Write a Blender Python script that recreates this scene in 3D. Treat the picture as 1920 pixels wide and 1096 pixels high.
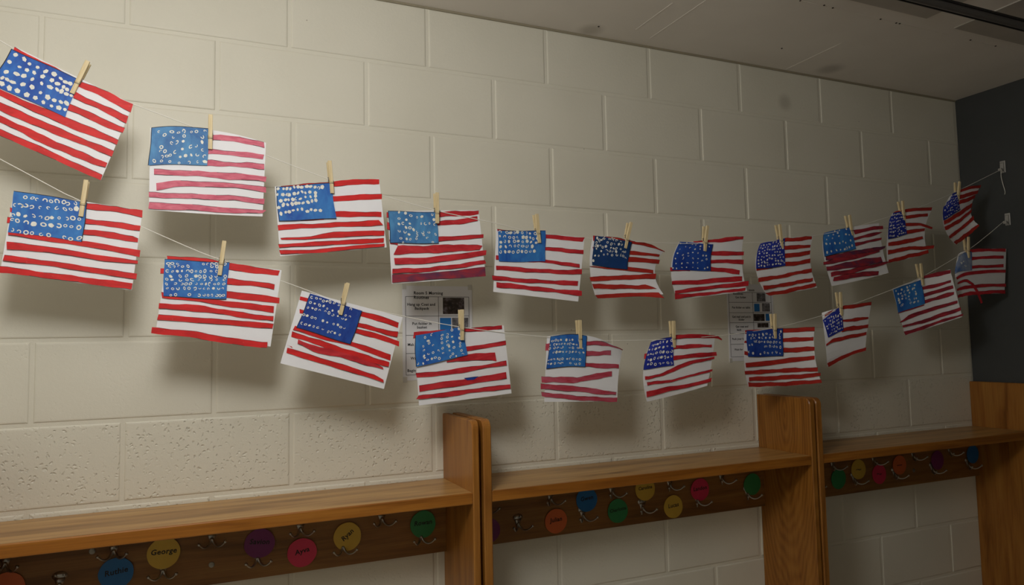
import bpy, math, random
from mathutils import Vector, Matrix

# ------------------------------------------------------------------ clean
for o in list(bpy.data.objects):
    bpy.data.objects.remove(o)
S = bpy.context.scene
COL = S.collection

# ------------------------------------------------------------------ camera
cd = bpy.data.cameras.new('camera')
cd.sensor_fit = 'HORIZONTAL'; cd.sensor_width = 36.0
cd.lens = 36.0 * 1349.78 / 1920.0
cd.clip_start = 0.05
cam = bpy.data.objects.new('camera', cd); COL.objects.link(cam)
r_ = Vector((0.914247, -0.404657, -0.020131)); u_ = Vector((-0.010121, -0.072481, 0.997318)); b_ = Vector((-0.405031, -0.911592, -0.070361))
M = Matrix((r_, u_, b_)).transposed().to_4x4()
M.translation = Vector((0.1546, -2.0626, 1.5955))
cam.matrix_world = M
S.camera = cam

# ------------------------------------------------------------------ light
w = bpy.data.worlds.new('room_fill'); S.world = w; w.use_nodes = True
bg = w.node_tree.nodes['Background']
bg.inputs[0].default_value = (1.0, 0.955, 0.90, 1); bg.inputs[1].default_value = 0.01

def point(name, loc, power, radius, color):
    l = bpy.data.lights.new(name, 'POINT'); l.energy = power; l.shadow_soft_size = radius; l.color = color
    o = bpy.data.objects.new(name, l); COL.objects.link(o); o.location = loc
    return o
point('ceiling_globe_light', (0.05, -1.36, 2.36), 33.5, 0.19, (1.0, 1.0, 0.975))

vs = S.view_settings
vs.view_transform = 'Standard'; vs.look = 'None'; vs.gamma = 1.0; vs.use_curve_mapping = False
vs.exposure = 0.0

# ------------------------------------------------------------------ helpers
def srgb(r, g, b):
    f = lambda c: (c / 255 / 12.92) if c / 255 <= .04045 else ((c / 255 + .055) / 1.055) ** 2.4
    return (f(r), f(g), f(b), 1)

class NT:
    def __init__(s, name):
        s.m = bpy.data.materials.new(name); s.m.use_nodes = True
        s.t = s.m.node_tree; s.b = s.t.nodes['Principled BSDF']
    def n(s, typ, inputs=None, **kw):
        x = s.t.nodes.new(typ)
        for k, v in kw.items(): setattr(x, k, v)
        for k, v in (inputs or {}).items():
            if hasattr(v, 'node'): s.t.links.new(v, x.inputs[k])
            else: x.inputs[k].default_value = v
        return x
    def set(s, key, v):
        if hasattr(v, 'node'): s.t.links.new(v, s.b.inputs[key])
        else: s.b.inputs[key].default_value = v
    def noise(s, scale, vec=None, detail=3.0, rough=.55, dist=0.0):
        x = s.n('ShaderNodeTexNoise', {'Scale': scale, 'Detail': detail, 'Roughness': rough, 'Distortion': dist})
        if vec is not None: s.t.links.new(vec, x.inputs['Vector'])
        return x.outputs['Fac']
    def ramp(s, fac, stops):
        x = s.n('ShaderNodeValToRGB')
        e = x.color_ramp.elements
        while len(e) < len(stops): e.new(.5)
        for q, (p, c) in zip(e, stops): q.position = p; q.color = c
        s.t.links.new(fac, x.inputs[0]); return x.outputs[0]
    def mix(s, fac, a, b, blend='MIX'):
        x = s.n('ShaderNodeMix', data_type='RGBA', blend_type=blend)
        for k, v in ((0, fac), (6, a), (7, b)):
            if hasattr(v, 'node'): s.t.links.new(v, x.inputs[k])
            else: x.inputs[k].default_value = v
        return x.outputs[2]
    def math(s, op, a, b=0.0, clamp=False):
        x = s.n('ShaderNodeMath', operation=op, use_clamp=clamp)
        for k, v in ((0, a), (1, b)):
            if hasattr(v, 'node'): s.t.links.new(v, x.inputs[k])
            else: x.inputs[k].default_value = v
        return x.outputs[0]
    def coord(s, kind='Object', scale=(1, 1, 1)):
        c = s.n('ShaderNodeTexCoord').outputs[kind]
        mp = s.n('ShaderNodeMapping', {'Scale': scale}); s.t.links.new(c, mp.inputs['Vector'])
        return mp.outputs[0]
    def pos(s, scale=(1, 1, 1)):
        c = s.n('ShaderNodeNewGeometry').outputs['Position']
        mp = s.n('ShaderNodeMapping', {'Scale': scale}); s.t.links.new(c, mp.inputs['Vector'])
        return mp.outputs[0]
    def bump(s, h, strength, dist):
        x = s.n('ShaderNodeBump', {'Strength': strength, 'Distance': dist}); s.t.links.new(h, x.inputs['Height'])
        s.t.links.new(x.outputs[0], s.b.inputs['Normal'])
    def spot(s, centre, radius):
        p = s.n('ShaderNodeNewGeometry').outputs['Position']
        d = s.n('ShaderNodeVectorMath', {1: centre}, operation='DISTANCE'); s.t.links.new(p, d.inputs[0])
        m = s.n('ShaderNodeMapRange', {'From Min': radius, 'From Max': radius * .2}, interpolation_type='SMOOTHSTEP')
        s.t.links.new(d.outputs['Value'], m.inputs['Value']); return m.outputs[0]

def plain(name, col, rough=.6, metal=0.0, spec=.5, var=.0, vscale=40):
    m = NT(name)
    if var:
        f = m.noise(vscale, m.coord('Object'))
        c2 = tuple(min(1, c * (1 + var)) for c in col[:3]) + (1,); c1 = tuple(c * (1 - var) for c in col[:3]) + (1,)
        m.set('Base Color', m.ramp(f, [(.3, c1), (.7, c2)]))
    else: m.set('Base Color', col)
    m.set('Roughness', rough); m.set('Metallic', metal); m.set('Specular IOR Level', spec)
    return m.m

def mesh(name, verts, faces, mats, parent=None, midx=None, loc=(0, 0, 0), smooth=False):
    me = bpy.data.meshes.new(name); me.from_pydata([tuple(v) for v in verts], [], faces)
    for m in (mats if isinstance(mats, (list, tuple)) else [mats]): me.materials.append(m)
    if midx: me.polygons.foreach_set('material_index', midx)
    if smooth: me.polygons.foreach_set('use_smooth', [True] * len(me.polygons))
    me.update()
    o = bpy.data.objects.new(name, me); COL.objects.link(o); o.location = loc
    if parent: o.parent = parent
    return o

def link(name, me, parent=None, loc=(0, 0, 0)):
    o = bpy.data.objects.new(name, me); COL.objects.link(o); o.location = loc
    if parent: o.parent = parent
    return o

def empty(name, loc, label, cat, group=None):
    o = bpy.data.objects.new(name, None); COL.objects.link(o); o.location = loc; o.empty_display_size = .05
    return tag(o, label, cat, group)

def tag(o, label, cat, group=None):
    o['label'] = label; o['category'] = cat
    if group: o['group'] = group
    return o

class MB:
    """collects geometry for one mesh"""
    def __init__(s): s.v = []; s.f = []; s.m = []
    def add(s, v, f, mi=0):
        k = len(s.v); s.v += [tuple(q) for q in v]; s.f += [tuple(i + k for i in q) for q in f]; s.m += [mi] * len(f)
    def box(s, x0, x1, y0, y1, z0, z1, mi=0, bev=0.0):
        if bev <= 0:
            v = [(x, y, z) for z in (z0, z1) for y in (y0, y1) for x in (x0, x1)]
            s.add(v, [(0, 2, 3, 1), (4, 5, 7, 6), (0, 1, 5, 4), (2, 6, 7, 3), (0, 4, 6, 2), (1, 3, 7, 5)], mi); return
        b = bev; import bmesh
        bm = bmesh.new(); bmesh.ops.create_cube(bm, size=1)
        for q in bm.verts: q.co = ((x0 + x1) / 2 + q.co.x * (x1 - x0), (y0 + y1) / 2 + q.co.y * (y1 - y0), (z0 + z1) / 2 + q.co.z * (z1 - z0))
        bmesh.ops.bevel(bm, geom=list(bm.edges), offset=b, segments=2, profile=.5, affect='EDGES')
        bm.verts.index_update()
        s.add([q.co[:] for q in bm.verts], [[v.index for v in f.verts] for f in bm.faces], mi); bm.free()
    def tube(s, pts, r, n=8, mi=0, cap=True):
        pts = [Vector(p) for p in pts]; rr = r if isinstance(r, (list, tuple)) else [r] * len(pts)
        v = []; up = None
        for i, p in enumerate(pts):
            d = (pts[min(i + 1, len(pts) - 1)] - pts[max(i - 1, 0)]).normalized()
            if up is None:
                up = Vector((0, 0, 1)) if abs(d.z) < .9 else Vector((0, 1, 0))
            a = d.cross(up).normalized(); up = a.cross(d).normalized()
            for k in range(n):
                t = 2 * math.pi * k / n; v.append(p + (a * math.cos(t) + up * math.sin(t)) * rr[i])
        f = [(i * n + k, i * n + (k + 1) % n, (i + 1) * n + (k + 1) % n, (i + 1) * n + k) for i in range(len(pts) - 1) for k in range(n)]
        if cap: f += [tuple(range(n - 1, -1, -1)), tuple((len(pts) - 1) * n + k for k in range(n))]
        s.add(v, f, mi)
    def ball(s, c, r, mi=0, n=10, m=6, sc=(1, 1, 1)):
        v = [(c[0], c[1], c[2] + r * sc[2])]
        for i in range(1, m):
            a = math.pi * i / m
            for k in range(n):
                t = 2 * math.pi * k / n
                v.append((c[0] + r * sc[0] * math.sin(a) * math.cos(t), c[1] + r * sc[1] * math.sin(a) * math.sin(t), c[2] + r * sc[2] * math.cos(a)))
        v.append((c[0], c[1], c[2] - r * sc[2]))
        f = [(0, 1 + k, 1 + (k + 1) % n) for k in range(n)]
        for i in range(m - 2):
            for k in range(n):
                a = 1 + i * n; f.append((a + k, a + n + k, a + n + (k + 1) % n, a + (k + 1) % n))
        a = 1 + (m - 2) * n
        f += [(a + k, len(v) - 1, a + (k + 1) % n) for k in range(n)]
        s.add(v, f, mi)
    def prism(s, poly, axis, a, b, mi=0):
        """poly in the plane across axis, extruded from a to b"""
        def P(p, t):
            return {'x': (t, p[0], p[1]), 'y': (p[0], t, p[1]), 'z': (p[0], p[1], t)}[axis]
        n = len(poly); v = [P(p, a) for p in poly] + [P(p, b) for p in poly]
        f = [tuple(range(n - 1, -1, -1)), tuple(range(n, 2 * n))] + [(i, (i + 1) % n, n + (i + 1) % n, n + i) for i in range(n)]
        s.add(v, f, mi)
    def build(s, name, mats, parent=None, loc=(0, 0, 0), smooth=False):
        o = mesh(name, s.v, s.f, mats, parent, s.m, loc, smooth)
        return o

def recalc(o):
    import bmesh
    bm = bmesh.new(); bm.from_mesh(o.data); bmesh.ops.recalc_face_normals(bm, faces=bm.faces); bm.to_mesh(o.data); bm.free()

def text_mesh(body, size, shear=0.0, align='CENTER', offset=0.0):
    c = bpy.data.curves.new('lettering', 'FONT'); c.body = body; c.size = size; c.shear = shear; c.align_x = align; c.align_y = 'CENTER'
    c.offset = offset; c.resolution_u = 2; c.extrude = .00005; c.space_character = 1.05
    o = bpy.data.objects.new('lettering', c); COL.objects.link(o)
    bpy.context.view_layer.update()
    dg = bpy.context.evaluated_depsgraph_get()
    me = bpy.data.meshes.new_from_object(o.evaluated_get(dg))
    bpy.data.objects.remove(o); bpy.data.curves.remove(c)
    return me

def text_on_wall(items, name, mat, parent, base):
    """items: (body, x, z, size, rot, shear, align); flat lettering facing -Y, one mesh"""
    V = []; F = []
    for body, x, z, size, rot, shear, align in items:
        me = text_mesh(body, size, shear, align, offset=size * .022)
        ca, sa = math.cos(rot), math.sin(rot); k = len(V)
        for q in me.vertices:
            px, py, pz = q.co
            V.append((x + px * ca - py * sa, -pz, z + px * sa + py * ca))
        F += [tuple(i + k for i in p.vertices) for p in me.polygons]
        bpy.data.meshes.remove(me)
    o = mesh(name, V, F, mat, parent, loc=base); o['kind'] = 'stuff'
    return o

def smooth_line(pts, per=6):
    P = [Vector(p) for p in pts]; out = []
    for i in range(len(P) - 1):
        a = P[max(i - 1, 0)]; b = P[i]; c = P[i + 1]; d = P[min(i + 2, len(P) - 1)]
        for k in range(per):
            t = k / per
            out.append(.5 * ((2 * b) + (c - a) * t + (2 * a - 5 * b + 4 * c - d) * t * t + (3 * b - a - 3 * c + d) * t ** 3))
    out.append(P[-1]); return out

# ------------------------------------------------------------------ materials
def wall_paint(name, pits):
    m = NT(name)
    p = m.pos()
    big = m.noise(2.2, p, 2); fine = m.noise(420, p, 3); orange = m.noise(120, p, 3)
    col = m.ramp(big, [(.3, (.66, .625, .52, 1)), (.7, (.72, .685, .58, 1))])
    st = m.spot((2.245, 0, 2.505), .045)
    col = m.mix(m.math('MULTIPLY', st, .35), col, (.2, .17, .12, 1))
    # small chips and specks of dirt
    vr = m.n('ShaderNodeTexVoronoi', {'Scale': 9.0, 'Randomness': 1.0}); m.t.links.new(p, vr.inputs['Vector'])
    speck = m.math('LESS_THAN', vr.outputs['Distance'], .018)
    col = m.mix(m.math('MULTIPLY', speck, .6), col, (.12, .09, .06, 1))
    m.set('Base Color', col); m.set('Roughness', .5); m.set('Specular IOR Level', .35)
    pv = m.n('ShaderNodeTexVoronoi', {'Scale': 92.0, 'Randomness': 1.0})
    wob = m.n('ShaderNodeTexNoise', {'Scale': 60.0, 'Detail': 2.0}); m.t.links.new(p, wob.inputs['Vector'])
    va = m.n('ShaderNodeVectorMath', operation='MULTIPLY_ADD'); m.t.links.new(wob.outputs['Color'], va.inputs[0]); va.inputs[1].default_value = (.018, .012, .018); m.t.links.new(p, va.inputs[2])
    m.t.links.new(va.outputs[0], pv.inputs['Vector'])
    pit = m.n('ShaderNodeMapRange', {'From Min': .10, 'From Max': .34}); m.t.links.new(pv.outputs['Distance'], pit.inputs['Value'])
    patch = m.noise(9, p, 2)
    pm = m.n('ShaderNodeMapRange', {'From Min': .62 - pits * .22, 'From Max': .78 - pits * .12}); m.t.links.new(patch, pm.inputs['Value'])
    ph = m.math('MULTIPLY', m.math('SUBTRACT', pit.outputs[0], 1.0), pm.outputs[0])
    h = m.math('ADD', m.math('MULTIPLY', ph, .9 * pits), m.math('ADD', m.math('MULTIPLY', fine, .16), m.math('MULTIPLY', orange, .35)))
    m.bump(h, .75, .0019)
    return m.m

def wood(name, axis, dark, mid, light, rough=.38, cathedral=False, seed=0.0):
    m = NT(name)
    sc = {'x': (1.2, 14, 14), 'z': (14, 14, 1.2)}[axis]
    c = m.n('ShaderNodeNewGeometry').outputs['Position']
    mp = m.n('ShaderNodeMapping', {'Scale': sc, 'Location': (seed, seed * .7, seed * .3)}); m.t.links.new(c, mp.inputs['Vector'])
    v = mp.outputs[0]
    g = m.noise(1.6, v, 4, .55, .9)
    if cathedral:
        wv = m.n('ShaderNodeTexWave', {'Scale': 2.6, 'Distortion': 7.0, 'Detail': 2.0, 'Detail Scale': .6}, wave_type='RINGS', rings_direction='X')
        mp2 = m.n('ShaderNodeMapping', {'Scale': (3, 11, 2.4), 'Location': (0, 1.45, -3.2)}); m.t.links.new(c, mp2.inputs['Vector']); m.t.links.new(mp2.outputs[0], wv.inputs['Vector'])
        g = m.math('ADD', m.math('MULTIPLY', g, .8), m.math('MULTIPLY', wv.outputs['Fac'], .16))
    fine_sc = {'x': (5, 260, 260), 'z': (260, 260, 5)}[axis]
    mp3 = m.n('ShaderNodeMapping', {'Scale': fine_sc}); m.t.links.new(c, mp3.inputs['Vector'])
    fine = m.noise(1.0, mp3.outputs[0], 3, .6)
    col = m.ramp(g, [(.30, dark), (.48, mid), (.66, light)])
    col = m.mix(.35, col, m.ramp(fine, [(.35, (.45, .42, .38, 1)), (.65, (1, 1, 1, 1))]), 'MULTIPLY')
    m.set('Base Color', col); m.set('Roughness', rough); m.set('Specular IOR Level', .4)
    m.bump(fine, .25, .0006)
    return m.m

WALL = wall_paint('cream_block_paint', .55)
WALL_ROUGH = wall_paint('cream_rough_block_paint', 1.5)
WALL_SMOOTH = wall_paint('cream_smooth_block_paint', .12)

mt = NT('off_white_ceiling'); p = mt.pos()
col = mt.ramp(mt.noise(3, p, 3), [(.3, (.74, .69, .63, 1)), (.7, (.80, .75, .69, 1))])
col = mt.mix(mt.math('MULTIPLY', mt.spot((2.41, -.075, 2.633), .07), .4), col, (.16, .14, .11, 1))
col = mt.mix(mt.math('MULTIPLY', mt.spot((1.36, -.04, 2.633), .06), .4), col, (.2, .17, .12, 1))
mt.set('Base Color', col); mt.set('Roughness', .7); mt.bump(mt.noise(90, p, 4), .2, .001)
CEIL = mt.m
mt = NT('dark_grey_wall_paint'); p = mt.pos()
mt.set('Base Color', mt.ramp(mt.noise(2.5, p, 4), [(.3, (.040, .043, .043, 1)), (.7, (.052, .055, .056, 1))])); mt.set('Roughness', .6); mt.bump(mt.noise(150, p, 3), .3, .001)
GREY = mt.m
mt = NT('grey_floor_tile'); p = mt.pos()
mt.set('Base Color', mt.ramp(mt.noise(8, p, 4), [(.3, (.48, .46, .40, 1)), (.7, (.56, .54, .47, 1))])); mt.set('Roughness', .4)
FLOOR = mt.m
CAULK = plain('brown_caulk', (.30, .26, .18, 1), .8)
OAK_TOP = wood('oak_shelf', 'x', srgb(128, 88, 42), srgb(176, 132, 76), srgb(196, 154, 94), .34)
OAK_SIDE = wood('oak_side_panel', 'z', srgb(126, 76, 26), srgb(158, 103, 42), srgb(172, 118, 52), .36, seed=1.3)
OAK_CATH = wood('oak_figured_side_panel', 'z', srgb(122, 74, 24), srgb(150, 97, 36), srgb(164, 110, 46), .36, True, seed=2.1)
OAK_EDGE = wood('oak_solid_edge', 'x', srgb(122, 70, 18), srgb(158, 98, 32), srgb(172, 112, 42), .4, seed=3.3)
OAK_RAIL = wood('oak_hook_rail', 'x', srgb(112, 74, 34), srgb(140, 96, 48), srgb(152, 108, 56), .4, seed=4.0)
METAL = plain('satin_nickel', (.42, .41, .39, 1), .3, 1.0)
SCREW = plain('dull_steel', (.30, .28, .25, 1), .4, .9)
STRING = plain('white_string', (.78, .75, .68, 1), .8)
PAPER = plain('white_paper', (.80, .79, .81, 1), .75, var=.02, vscale=12)
INK = plain('black_ink', (.012, .011, .012, 1), .7)
DOT = plain('cream_white_paint', (.74, .72, .64, 1), .6, var=.08, vscale=90)
PINE = NT('pale_pine')
cc = PINE.coord('Object', (60, 60, 4))
PINE.set('Base Color', PINE.ramp(PINE.noise(3, cc, 3), [(.3, srgb(202, 180, 134)), (.7, srgb(224, 205, 164))])); PINE.set('Roughness', .6)
PINE = PINE.m
PLASTIC = plain('white_plastic', (.40, .385, .36, 1), .4)

def paint(name, c1, c2, scale=18, stretch=(1, 1, 3), streak=.35, pale=(.72, .40, .42, 1)):
    m = NT(name); v = m.coord('Object', stretch)
    f = m.noise(scale, v, 4, .6, .6)
    col = m.ramp(f, [(.34, c1), (.64, c2)])
    st = m.noise(55, m.coord('Object', (.6, .6, 2.2)), 4, .7, 1.2)
    mk = m.n('ShaderNodeMapRange', {'From Min': .66 if streak else 2, 'From Max': .80 if streak else 3}); m.t.links.new(st, mk.inputs['Value'])
    col = m.mix(m.math('MULTIPLY', mk.outputs[0], streak), col, pale)
    m.set('Base Color', col); m.set('Roughness', .55); m.set('Specular IOR Level', .3)
    return m.m
RED = paint('bright_red_paint', (.50, .012, .012, 1), (.66, .020, .020, 1))
CRIMSON = paint('crimson_paint', (.40, .012, .020, 1), (.60, .035, .045, 1))
PINK = paint('watery_pink_red_paint', (.52, .075, .13, 1), (.66, .16, .22, 1), 30)
BRICK = paint('brick_red_paint', (.36, .020, .014, 1), (.48, .032, .022, 1))
PLUM = paint('plum_red_paint', (.20, .020, .035, 1), (.42, .030, .045, 1), 22)
ROSE = paint('faded_rose_paint', (.42, .03, .05, 1), (.50, .10, .15, 1), 14)
VIOLET = paint('violet_smeared_paint', (.10, .03, .075, 1), (.34, .028, .040, 1), 16)
BLP = (.30, .45, .66, 1)
BLUE = {
 'royal': paint('royal_blue_paint', (.010, .035, .28, 1), (.03, .15, .50, 1), 14, (1.6, 1, 1), .5, BLP),
 'sky': paint('washed_blue_paint', (.025, .10, .30, 1), (.08, .26, .50, 1), 12, (1.6, 1, 1), .5, BLP),
 'mid': paint('mid_blue_paint', (.012, .075, .36, 1), (.04, .20, .52, 1), 12, (1.6, 1, 1), .5, BLP),
 'deep': paint('deep_blue_paint', (.008, .028, .22, 1), (.016, .07, .34, 1), 14, (1.6, 1, 1), .5, BLP),
 'navy': paint('navy_teal_paint', (.006, .035, .10, 1), (.010, .045, .18, 1), 9, (1.6, 1, 1), .5, BLP),
 'ultra': paint('ultramarine_paint', (.010, .018, .22, 1), (.016, .035, .32, 1), 14, (1.6, 1, 1), .5, BLP),
 'pale': paint('pale_grey_blue_paint', (.05, .12, .34, 1), (.30, .34, .42, 1), 16, (1.6, 1, 1), .5, BLP),
}

# ------------------------------------------------------------------ room
ZC = 2.633            # ceiling height
XC = 3.249            # corner with the dark wall
XL = -1.15
YB = -3.3            # wall behind the camera
PLASTER = plain('cream_plaster', (.72, .69, .60, 1), .7)
BOUNCE_TONE = plain('bounce_toned_wall', (.42, .38, .31, 1), .8)  # tone of the unseen wall, darkened to cut bounced fill
BW, BH, JT = .4064, .2032, .010

def structure(o): o['kind'] = 'structure'; return o
b = MB(); b.box(XL, XC + .1, .0024, .12, 0, ZC + .02)
wall = structure(b.build('wall_back', WALL_SMOOTH))
b = MB(); b.box(XL - .1, XC + .1, YB - .1, .12, -.1, 0); structure(b.build('floor', FLOOR))
b = MB(); b.box(XL - .1, XC + .1, YB - .1, .12, ZC, ZC + .1); ceil = structure(b.build('ceiling', CEIL))
b = MB(); b.box(XC, XC + .1, YB, .0, 0, ZC); structure(b.build('wall_right', GREY))
b = MB(); b.box(XL - .1, XL, YB, .0, 0, ZC); structure(b.build('wall_left', PLASTER))
b = MB(); b.box(XL, XC, YB - .1, YB, 0, ZC); structure(b.build('wall_front', BOUNCE_TONE))

def block_mesh(wd, ht):
    V = []; rings = ((.0, .018), (.0, .0026), (.0012, .0012), (.0032, .0003), (.006, .0))
    for ins, y in rings:
        V += [(ins, y, ins), (wd - ins, y, ins), (wd - ins, y, ht - ins), (ins, y, ht - ins)]
    F = [(i * 4 + k, i * 4 + (k + 1) % 4, i * 4 + 4 + (k + 1) % 4, i * 4 + 4 + k) for i in range(len(rings) - 1) for k in range(4)]
    n = (len(rings) - 1) * 4; F.append((n, n + 1, n + 2, n + 3))
    return V, F
cache = {}
rnd = random.Random(4)
shifts = {0: -.0093, -1: .0055, -2: .0019, -3: -.0022, -4: .0, -5: .0046, -6: -.0027, -7: .001, -8: -.003, -9: -.0057, -10: .002, -11: 0, -12: .003}
for v in range(0, -13, -1):
    z0 = 2.4384 + v * BH + JT / 2
    z1 = 2.4384 + (v + 1) * BH - JT / 2
    if v == 0: z1 = ZC - .006
    half = .5 if v % 2 else 0.0
    mt = WALL_ROUGH if v in (-6, -7) else (WALL if v in (-5, -8, -9, -10, -11, -12) else WALL_SMOOTH)
    k = -5
    while True:
        x0 = (k + half) * BW + shifts[v] + JT / 2; x1 = x0 + BW - JT
        k += 1
        if x1 < XL + .05: continue
        if x0 > XC - .02: break
        x0 = max(x0, XL); x1 = min(x1, XC - .002)
        if x1 - x0 < .03: continue
        key = (round(x1 - x0, 3), round(z1 - z0, 3), mt.name)
        if key not in cache:
            V, F = block_mesh(x1 - x0, z1 - z0)
            me = bpy.data.meshes.new('block'); me.from_pydata(V, [], F); me.materials.append(mt); me.update()
            cache[key] = me
        o = link('block', cache[key], wall, (x0, rnd.uniform(-.0005, .0005), z0))

# brown caulk line between wall and ceiling
b = MB(); b.prism([(.0, ZC), (-.003, ZC), (-.001, ZC - .006), (.004, ZC - .006)], 'x', XL, XC)
o = structure(b.build('trim_1', CAULK)); recalc(o)

# ceiling: raised joint ridges, nail heads and two thin sheets coloured as shadow patches
def ridge(x0, x1, y0, y1):
    b = MB(); b.box(x0, x1, y0, y1, ZC - .0007, ZC + .001); return b.build('joint_ridge', CEIL, ceil)
for x, y0, y1 in ((2.248, -.27, -.008), (1.50, -.30, -.10), (1.585, -.42, -.06)): ridge(x - .0018, x + .0018, y0, y1)
ridge(1.2, XC, -.462, -.459)
nb = MB(); nb.ball((0, 0, 0), .0036, 0, 8, 4, (1, 1, .5)); nail = nb.build('nail_head', plain('rusty_nail', (.03, .022, .016, 1), .7), ceil, (1.86, -.461, ZC - .001))
for x, y in ((1.955, -.466), (1.995, -.463), (2.21, -.462), (2.285, -.461), (2.30, -.462), (2.66, -.462), (2.80, -.461), (1.37, -.075), (2.08, -.16)):
    link('nail_head', nail.data, ceil, (x, y, ZC - .001))

SHADE = plain('grey_brown_shade', (.43, .395, .35, 1), .75, var=.06, vscale=6)  # shadow on the ceiling put into the colour of two thin sheets
for x0, x1, y0, y1, lab in ((1.50, 2.345, -1.0, -.525, 'shadow patch built as a thin grey brown sheet on the ceiling, left of the gap above the metal bar'),
                            (2.505, XC - .002, -1.0, -.508, 'shadow patch built as a thin grey brown sheet on the ceiling, nearest the dark grey wall')):
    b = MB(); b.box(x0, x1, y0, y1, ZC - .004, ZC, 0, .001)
    tag(b.build('ceiling_shade_patch', SHADE), lab, 'shadow patch')

# metal bar light fitting hanging under the ceiling
fx = empty('hanging_light_bar', (2.4, -.722, 2.55), 'dark grey metal light bar hanging below the ceiling at the top right', 'light fitting')
BAR = plain('dark_grey_metal', (.16, .15, .14, 1), .4, .5); BAR2 = plain('black_metal_lip', (.03, .028, .027, 1), .5, .5)
b = MB()
prof = [(.0, .014), (-.008, .012), (-.012, .006), (-.012, -.003), (-.007, -.009), (.0, -.011), (.007, -.009), (.012, -.003), (.012, .006), (.008, .012)]
b.prism(prof, 'x', -1.1, .155); o = b.build('housing', BAR, fx); recalc(o)
b = MB(); b.box(-1.1, .158, .0165, .0195, -.006, .002); b.build('lip', BAR2, fx)
b = MB(); b.box(-1.1, .157, -.018, -.012, .004, .010); b.build('lip', BAR2, fx)
for x in (-.85, -.38):
    b = MB(); b.tube([(x, 0, .012), (x, 0, ZC - 2.55)], .006, 8); b.build('stem', BAR, fx)

# ------------------------------------------------------------------ coat lockers
YF = -.247
def side_panel(x0, x1, parent, mats, base):
    r = .022; zt = 1.3924
    poly = [(YF, 0), (YF, zt - r)]
    for k in range(1, 7):
        a = math.pi / 2 * k / 6; poly.append((YF + r - r * math.cos(a), zt - r + r * math.sin(a)))
    poly += [(-.001, zt), (-.001, 0)]
    e = .0025; V = []; n = len(poly)
    cy = (YF) / 2
    def inset(p): return (p[0] + (e if p[0] < cy else 0), p[1] - (e if p[1] > .5 else 0))
    for x, ins in ((x0, 1), (x0 + e, 0), (x1 - e, 0), (x1, 1)):
        V += [(x, *(inset(p) if ins else p)) for p in poly]
    F = [tuple(range(n - 1, -1, -1)), tuple(range(3 * n, 4 * n))]
    F += [(j * n + i, j * n + (i + 1) % n, (j + 1) * n + (i + 1) % n, (j + 1) * n + i) for j in range(3) for i in range(n)]
    o = mesh('side_panel', [(a - base[0], b_ - base[1], c - base[2]) for a, b_, c in V], F, mats, parent)
    recalc(o); return o

# coat hook: plate, neck and two ball-tipped prongs, one mesh shared by all (origin at the tips' height, on the rail)
hb = MB()
plate = [(.0165 * math.cos(2 * math.pi * k / 18), .011 * math.sin(2 * math.pi * k / 18) + .020) for k in range(18)]
hb.prism(plate, 'y', 0, -.0016)
hb.prism([(-.012, .016), (-.005, -.005), (.005, -.005), (.012, .016)], 'y', -.0004, -.0022)
for sx in (-.010, .010): hb.ball((sx * .9, -.0016, .022), .0034, 1, 8, 5, (1, .35, 1))
for sg in (-1, 1):
    P = [(0, -.002, .003), (.004, -.005, -.006), (.009, -.012, -.0125), (.015, -.020, -.0145), (.021, -.028, -.012), (.026, -.035, -.0065), (.0305, -.040, .0)]
    P = [(sg * x, y, z) for x, y, z in P]
    P = smooth_line(P, 3)
    n_ = len(P)
    hb.tube(P, [.0040 - .0018 * min(1, i / (n_ * .6)) for i in range(n_)], 8)
    hb.ball(P[-1], .0042, 0, 10, 6)
HOOK = hb.build('coat_hook', [METAL, SCREW], None, smooth=True)
HOOKM = HOOK.data; bpy.data.objects.remove(HOOK)
sb = MB(); sb.ball((0, 0, 0), .0075, 0, 12, 5, (1, .25, 1)); sb.box(-.006, .006, -.0024, -.0014, -.0007, .0007)
SM = sb.build('rail_screw', SCREW); SCREWM = SM.data; bpy.data.objects.remove(SM)

def locker(x0, x1, t0, t1, label, uppers, lowers, screws, mats=(None, None)):
    base = ((x0 + x1) / 2, -.12, 0)
    L = empty('coat_locker', base, label, 'locker', 'oak coat lockers along the block wall')
    m0 = mats[0] or OAK_SIDE; m1 = mats[1] or OAK_SIDE
    side_panel(x0, x0 + t0, L, m0, base); side_panel(x1 - t1, x1, L, m1, base)
    bx, by, bz = base
    b = MB(); b.box(x0 + t0 - bx, x1 - t1 - bx, YF + .0095 - by, -.001 - by, 1.1735, 1.2027, 0, .0004); sh = b.build('shelf', OAK_TOP, L)
    b = MB(); b.box(x0 + t0 - bx, x1 - t1 - bx, YF + .002 - by, YF + .0095 - by, 1.1733, 1.2027, 0, .0022); b.build('front_edge', OAK_EDGE, sh)
    b = MB(); b.box(x0 + t0 - bx, x1 - t1 - bx, -.020 - by, -.001 - by, .996, 1.1735, 0, .001); rail = b.build('hook_rail', OAK_RAIL, L)
    b = MB(); b.box(x0 + t0 - bx, x1 - t1 - bx, YF - .06 - by, -.001 - by, .40, .43, 0, .003); b.build('bench_seat', OAK_TOP, L)
    for z, xs in ((1.1094, uppers), (1.0464, lowers)):
        for x in xs: link('coat_hook', HOOKM, rail, (x - bx, -.020 - by, z))
    for x, z in screws: link('rail_screw', SCREWM, rail, (x - bx, -.0205 - by, z))
    return L
locker(-.335, .857, .02, .020, 'oak coat locker unit at the left, its shelf running out of the picture', (-.237, -.016, .205, .425, .647), (-.128, .093, .316, .538, .760), ((-.062, 1.115), (.205, 1.046)))
locker(.868, 2.061, .024, .021, 'oak coat locker unit in the middle, between the two double uprights', (.958, 1.179, 1.402, 1.628, 1.848), (1.066, 1.292, 1.516, 1.739, 1.959), (), (None, OAK_CATH))
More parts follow.
